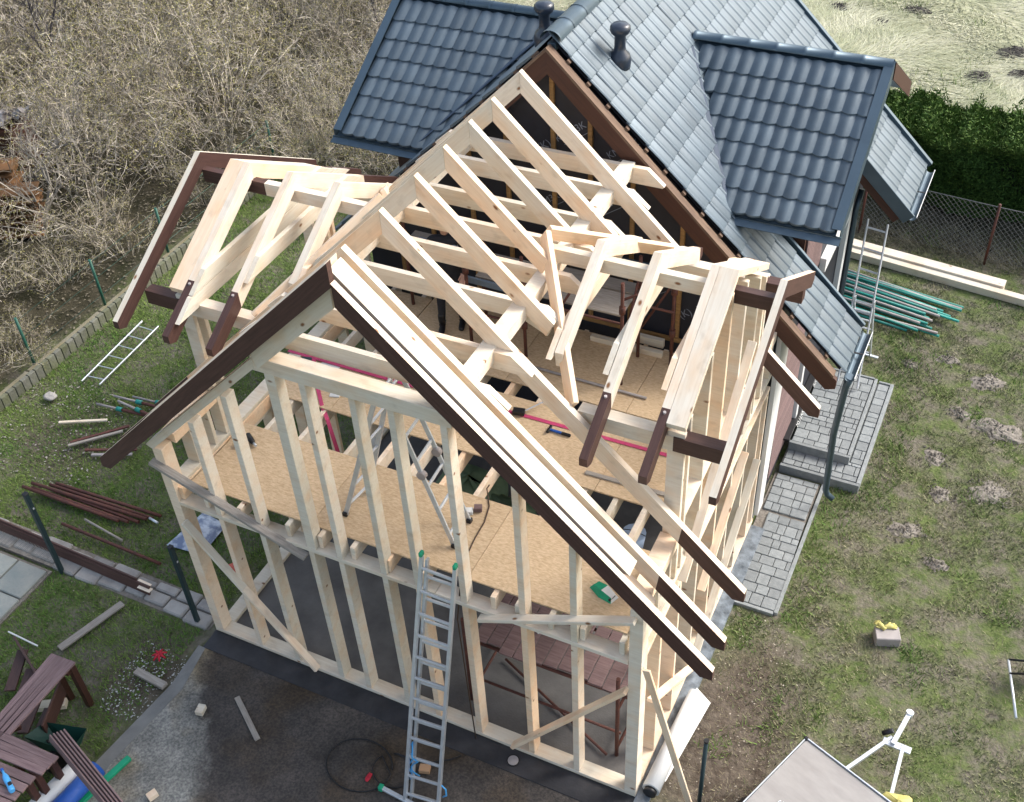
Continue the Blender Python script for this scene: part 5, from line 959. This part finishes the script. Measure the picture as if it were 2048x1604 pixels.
# ------------------------------------------------------------------ right lawn things
bl = thing('concrete_block', 'square grey concrete block on the lawn under yellow gloves', 'block', (8.13, 3.45, 0)); box('block', bl, greytube, (8.0, 3.29, -.05), (8.31, 3.50, .11), b=.01, rot=.35); 
def glove(x, y, z, rot, label):
    t = thing('glove', label, 'glove', (x, y, z), rot, 'yellow gloves on the block'); Rm = I((x, y, z)) @ Matrix.Rotation(rot, 4, 'Z')
    def tp(name, pts, rr): V, F = tube_data(pts, rr, 8); link(bpy.data.objects.new(name, mesh(name, V, F, yellow_m, smooth=True)), t, Rm)
    tp('palm', [(-.075, 0, .012), (-.05, 0, .016), (-.01, .003, .020), (.025, 0, .016), (.04, 0, .01)], [.030, .026, .036, .034, .020])
    for k, (dy, L) in enumerate(((-.027, .05), (-.009, .065), (.009, .06), (.026, .045))): tp('finger', [(.02, dy, .012), (.03 + L * .5, dy * 1.3, .018), (.03 + L, dy * 1.5 + .006, .007)], [.012, .011, .008])
    tp('finger', [(-.02, .03, .012), (.01, .055, .015), (.03, .062, .008)], [.013, .011, .008])
glove(8.05, 3.46, .112, 2.6, 'left yellow work glove on the grey block'); glove(8.16, 3.49, .112, .5, 'right yellow work glove on the grey block')
mr = thing('membrane_roll', 'large white membrane roll lying beside the right front corner of the frame', 'roll', (6.2, .9, 0)); tube('roll', mr, white, [(6.15, .10, .11), (6.20, 1.55, .10)], [.105, .085], 24); tube('core', mr, blackp, [(6.148, .045, .11), (6.151, .10, .11)], .078, 16); 
slab_quad('loose_sheet', [(6.26, .30, .05), (6.40, 1.55, .015), (6.20, 1.58, .185), (6.15, .2, .213)], .006, white, mr)
tr = thing('trailer', 'small car trailer with flat grey lid and silver drawbar, cut by the bottom edge', 'trailer', (8.3, .6, 0))
ang = math.atan2(.93 - (-.12), 7.63 - 7.33); A = Vector((7.626, 1.061, 0)); dn = Vector((8.90, .555, 0)); ux = (dn - A).normalized(); uy = Vector((ux.y, -ux.x, 0)) * 1.0
R = Matrix((ux, -uy, Vector((0, 0, 1)))).transposed().to_4x4()
def tb(name, m, lo, hi, b=.006):
    c = [(lo[i] + hi[i]) / 2 for i in range(3)]; o = bpy.data.objects.new(name, box_mesh(hi[0] - lo[0], hi[1] - lo[1], hi[2] - lo[2], m, b)); return link(o, tr, I(A) @ R @ I(c))
tb('lid', ply, (.015, -2.0, .725), (1.36, -.015, .745)); 
for lo, hi in (((0, -2.02, .70), (.012, 0, .765)), ((1.363, -2.02, .70), (1.38, 0, .765)), ((.0, -.012, .70), (1.38, .004, .765))): tb('lid_rim', alu, lo, hi, .003)
tb('side_panel', greytube, (.03, -1.98, .38), (1.35, -.03, .70)); 
for x in (-.10, 1.40): 
    c = I(A) @ R @ Vector((x, -1.1, .28)); c2 = I(A) @ R @ Vector((x + .14, -1.1, .28)); tube('wheel', tr, blackp, [c, c2], .28, 20)
hk = Vector((8.60, 2.02, .42)); 
for x in (.42, 1.12):
    c = I(A) @ R @ Vector((x, -.05, .42)); beam('drawbar', tr, alu, c, hk + Vector((0, -.38, 0)) + ux * (.05 if x > .8 else -.10), .042, .05)
beam('coupling', tr, alu, hk + Vector((-.07, -.45, .02)), hk + Vector((.03, .05, .02)), .055, .06); tube('hitch_cup', tr, alu, [hk + Vector((.02, .02, -.03)), hk + Vector((.03, .04, .06))], .045, 12); tube('jockey_clamp', tr, blackp, [hk + Vector((-.20, -.33, .0)), hk + Vector((-.10, -.30, .08))], .03, 8); beam('plate', tr, alu, hk + Vector((-.18, -.42, 0)), hk + Vector((.14, -.44, 0)), .09, .03)
tube('lid_ring', tr, alu, [I(A) @ R @ Vector((.30, -.85 + .035 * math.cos(a), .757)) + ux * .035 * math.sin(a) for a in np.linspace(0, 5.6, 14)], .006, 5); tb('corner_cap', blackp, (-.01, -.03, .69), (.03, .01, .775))
bag('yellow_cloth', 8.72, .82, .0, .20, .16, .55, yellow_m, 31, 'pale yellow sack on the grass under the trailer drawbar', 'sack')
ft = thing('metal_frame', 'thin grey and black metal stand cut by the right picture edge', 'stand', (9.75, 3.2, 0)); tube('silver_bar', ft, alu, [(9.60, 3.56, .12), (9.80, 2.75, .10)], .018, 8); tube('dark_bar', ft, blackp, [(9.60, 3.56, .13), (10.1, 3.70, .15)], .014, 8); tube('dark_bar', ft, blackp, [(9.64, 3.36, .12), (10.1, 3.4, .3)], .014, 8); tube('wheel', ft, blackp, [(9.86, 3.5, .16), (9.94, 3.5, .16)], .15, 18)
# beams and teal tubes by the rear fence
tag(beam('timber_beam', None, pine, (5.2, 12.12, .02), (8.45, 11.72, .02), .22, .22), 'thick pale beam lying along the rear fence, the rear one', 'beam', 'pale beams along the rear fence'); tag(beam('timber_beam', None, pine, (5.2, 11.93, .02), (9.4, 11.40, .02), .15, .14), 'longer thin pale beam lying in front of the thick one at the rear fence', 'beam', 'pale beams along the rear fence')
gt = 'teal and grey tubes stacked by the rear fence'
R_ = random.Random(4); cnt = [0, 0]
for k in range(26):
    y0 = 11.25 - .045 * k * 1.0 + R_.uniform(-.04, .04); y1 = 11.15 - .042 * k + R_.uniform(-.10, .10); xe = 7.75 + R_.uniform(-.25, .30) - .012 * k; tl = k % 4 != 1
    if k > 22: y0 -= .05 * (k - 22); xe -= .1
    z = .03 + .05 * (k % 2) + (.04 if 5 < k < 18 else 0); o = tube('tube', None, teal if tl else greytube, [(5.35, y0 + .12, z), (xe, y1 - .25, z)], .024, 7)
    cnt[tl] += 1; tag(o, ('teal painted tube, %s teal one counted from the rear fence' if tl else 'bare grey tube, %s grey one counted from the rear fence') % ORD[cnt[tl] - 1], 'tube', gt if tl else 'grey tubes among the teal ones')
# ------------------------------------------------------------------ bottom left: bench, tables, stacked boards
def deck(name, label, cat, quad, z, n, legs, m=purpwood, grp=None, th=.03):
    a, b_, c, d_ = [Vector((*q, z)) for q in quad]      # a->b long side, d->c the other
    t = thing(name, label, cat, tuple((a + c) / 2 - Vector((0, 0, z))), 0, grp)
    for i in range(n):
        f0, f1 = (i + .5) / n, (i + .5) / n; w_ = (d_ - a).length / n * .84; beam('slat', t, m, a.lerp(d_, f0), b_.lerp(c, f1), w_, th)
    for (fx, fy) in legs:
        q = a.lerp(b_, fx).lerp(d_.lerp(c, fx), fy); box('leg', t, stain2, (q.x - .04, q.y - .04, -.05), (q.x + .04, q.y + .04, z - th / 2 - .002))
    for fx in (.12, .88): beam('cross_rail', t, stain2, a.lerp(b_, fx) - Vector((0, 0, .05)), d_.lerp(c, fx) - Vector((0, 0, .05)), .06, .07)
    return t
deck('garden_bench', 'purple-brown slatted plank bench running down the left edge', 'bench', ((-1.08, -2.99), (-1.15, -1.56), (-.78, -1.54), (-.80, -2.62)), .80, 4, ((.95, .1), (.95, .9), (.1, .5)))
deck('garden_table', 'purple-brown plank table in the bottom left corner, the upper of two', 'table', ((-1.6, -2.66), (-.045, -2.64), (-.075, -2.90), (-1.6, -2.99)), .80, 3, ((.9, .1), (.9, .9), (.2, .5)))
deck('garden_table', 'lowest purple-brown plank table with the blue bottle on it', 'table', ((-1.5, -2.99), (-.12, -2.93), (-.16, -3.50), (-1.5, -3.6)), .78, 5, ((.9, .1), (.9, .9), (.2, .5)))
bn = thing('low_bench', 'dark stained low seat boards standing in shade under the plank bench', 'seat', (-1.5, -1.9, 0)); 
for k in range(4): beam('board', bn, stain, (-1.95 + .32 * k, -1.45 - .18 * k, .30), (-1.65 + .30 * k, -2.0 - .20 * k, .30), .14, .03)
beam('side_board', bn, stain, (-2.05, -1.42, .38), (-1.35, -1.75, .38), .03, .26); beam('side_board', bn, stain, (-1.0, -1.72, .38), (-.75, -2.3, .38), .03, .26)
gbd = 'stained boards stacked across the table corner'
for k in range(5):
    o = beam('stained_board', None, purpwood, (-.30 + .028 * k, -2.50 + .030 * k, .84 + .004 * k), (.98 + .030 * k, -2.92 + .026 * k, .62 + .004 * k), .02, .12, (.2, .2, 1)); tag(o, 'stained grooved board, %s from the table side in the slanting pile' % ORD[k], 'board', gbd)
rl = thing('film_roll', 'white and blue wrapped roll lying under the stacked boards', 'roll', (0, -2.7, 0)); tube('white_part', rl, white, [(-.15, -2.35, .22), (-.28, -3.3, .22)], .11, 18); tube('blue_part', rl, blue_m, [(.06, -2.35, .20), (-.05, -3.3, .20)], .11, 18)
tag(beam('green_board', None, green_m, (.20, -2.02, .02), (-.02, -3.1, .02), .075, .05), 'narrow green painted board on the edge of the drive', 'board')
wb = thing('wheelbarrow', 'dark green wheelbarrow tub mostly hidden beneath the stacked boards', 'wheelbarrow', (-.5, -2.2, 0))
dg = mat('dark_green_tub', (.008, .045, .035), .45); V = [(-.85, -2.5, .50), (-.80, -2.22, .45), (-.26, -2.08, .45), (-.20, -2.42, .50), (-.7, -2.45, .25), (-.68, -2.25, .25), (-.32, -2.2, .25), (-.32, -2.4, .25)]
link(bpy.data.objects.new('tub', mesh('tub', V, [[0, 1, 5, 4], [1, 2, 6, 5], [2, 3, 7, 6], [3, 0, 4, 7], [4, 5, 6, 7]], dg)), wb, I()); tube('wheel', wb, blackp, [(-.55, -2.45, .15), (-.47, -2.45, .15)], .17, 16); tube('leg', wb, blackp, [(-.7, -2.35, .3), (-.7, -2.35, -.03)], .015, 6)
tag(box('pine_offcut', None, pine, (-1.42, -1.92, .02), (-1.0, -1.80, .10), rot=.55), 'bright new pine offcut lying behind the bench leg', 'wood offcut')
bo = thing('water_bottle', 'blue plastic water bottle lying on the lowest plank table', 'bottle', (-.35, -3.12, .8)); tube('bottle', bo, cyan_m, [(-.50, -3.05, .845), (-.46, -3.07, .845), (-.44, -3.08, .845), (-.40, -3.10, .845), (-.33, -3.135, .845), (-.31, -3.145, .845), (-.22, -3.19, .845), (-.20, -3.20, .845)], [.014, .014, .02, .036, .036, .030, .036, .030], 14); tube('cap', bo, blue_m, [(-.52, -3.04, .845), (-.49, -3.055, .845)], .018, 10); box('label', bo, blackp, (-.30, -3.17, .872), (-.25, -3.13, .886), rot=-.45)
# ------------------------------------------------------------------ board stack under the thicket and its cover
orange_b = mat('orange_board', (.17, .08, .03), .8, col2=(.10, .055, .022), scale=4, rnd=.3); R2 = random.Random(9); gs = 'weathered boards stacked under the thicket'
for st_, (bx, by) in enumerate(((-10.55, 6.75), (-9.85, 6.55))):
    for k in range(9 if st_ == 0 else 7):
        dx = R2.uniform(-.06, .06); o = beam('stacked_board', None, orange_b, (bx - .5 + dx, by - .35 + .05 * k * .5, .05 + k * .14), (bx + .55 + dx, by + .25 + .05 * k * .5, .05 + k * .14), .50, .05)
        tag(o, ('weathered orange board, %s from the ground in the taller stack at the left edge' if st_ == 0 else 'weathered orange board, %s from the ground in the shorter stack beside the bush') % ORD[k], 'board', gs + (' tall' if st_ == 0 else ' short'))
cv = []; R3 = np.random.default_rng(6); nxx = 14
for j in range(8):
    for i in range(nxx): cv.append((-13.65 + i * .215, 7.95 + j * .12 + .1 * math.sin(i * 1.7), 1.35 + R3.uniform(-.10, .10) + .15 * math.sin(i * .6)))
shed = thing('covered_pile', 'old pile under a torn grey-white sheet at the left edge in the thicket', 'covered pile', (-11.6, 8.3, 0)); link(bpy.data.objects.new('sheet', mesh('sheet', cv, [[j * nxx + i, j * nxx + i + 1, (j + 1) * nxx + i + 1, (j + 1) * nxx + i] for j in range(7) for i in range(nxx - 1)], mat('torn_sheet', (.26, .26, .27), .7, col2=(.09, .07, .06), scale=3, hard=.1, bump=.8, bscale=6))), shed, I()); 
for k in range(5): box('log', shed, stain2, (-13.4 + k * .52, 8.0, .0), (-13.0 + k * .52, 8.7, 1.20 + .02 * k))
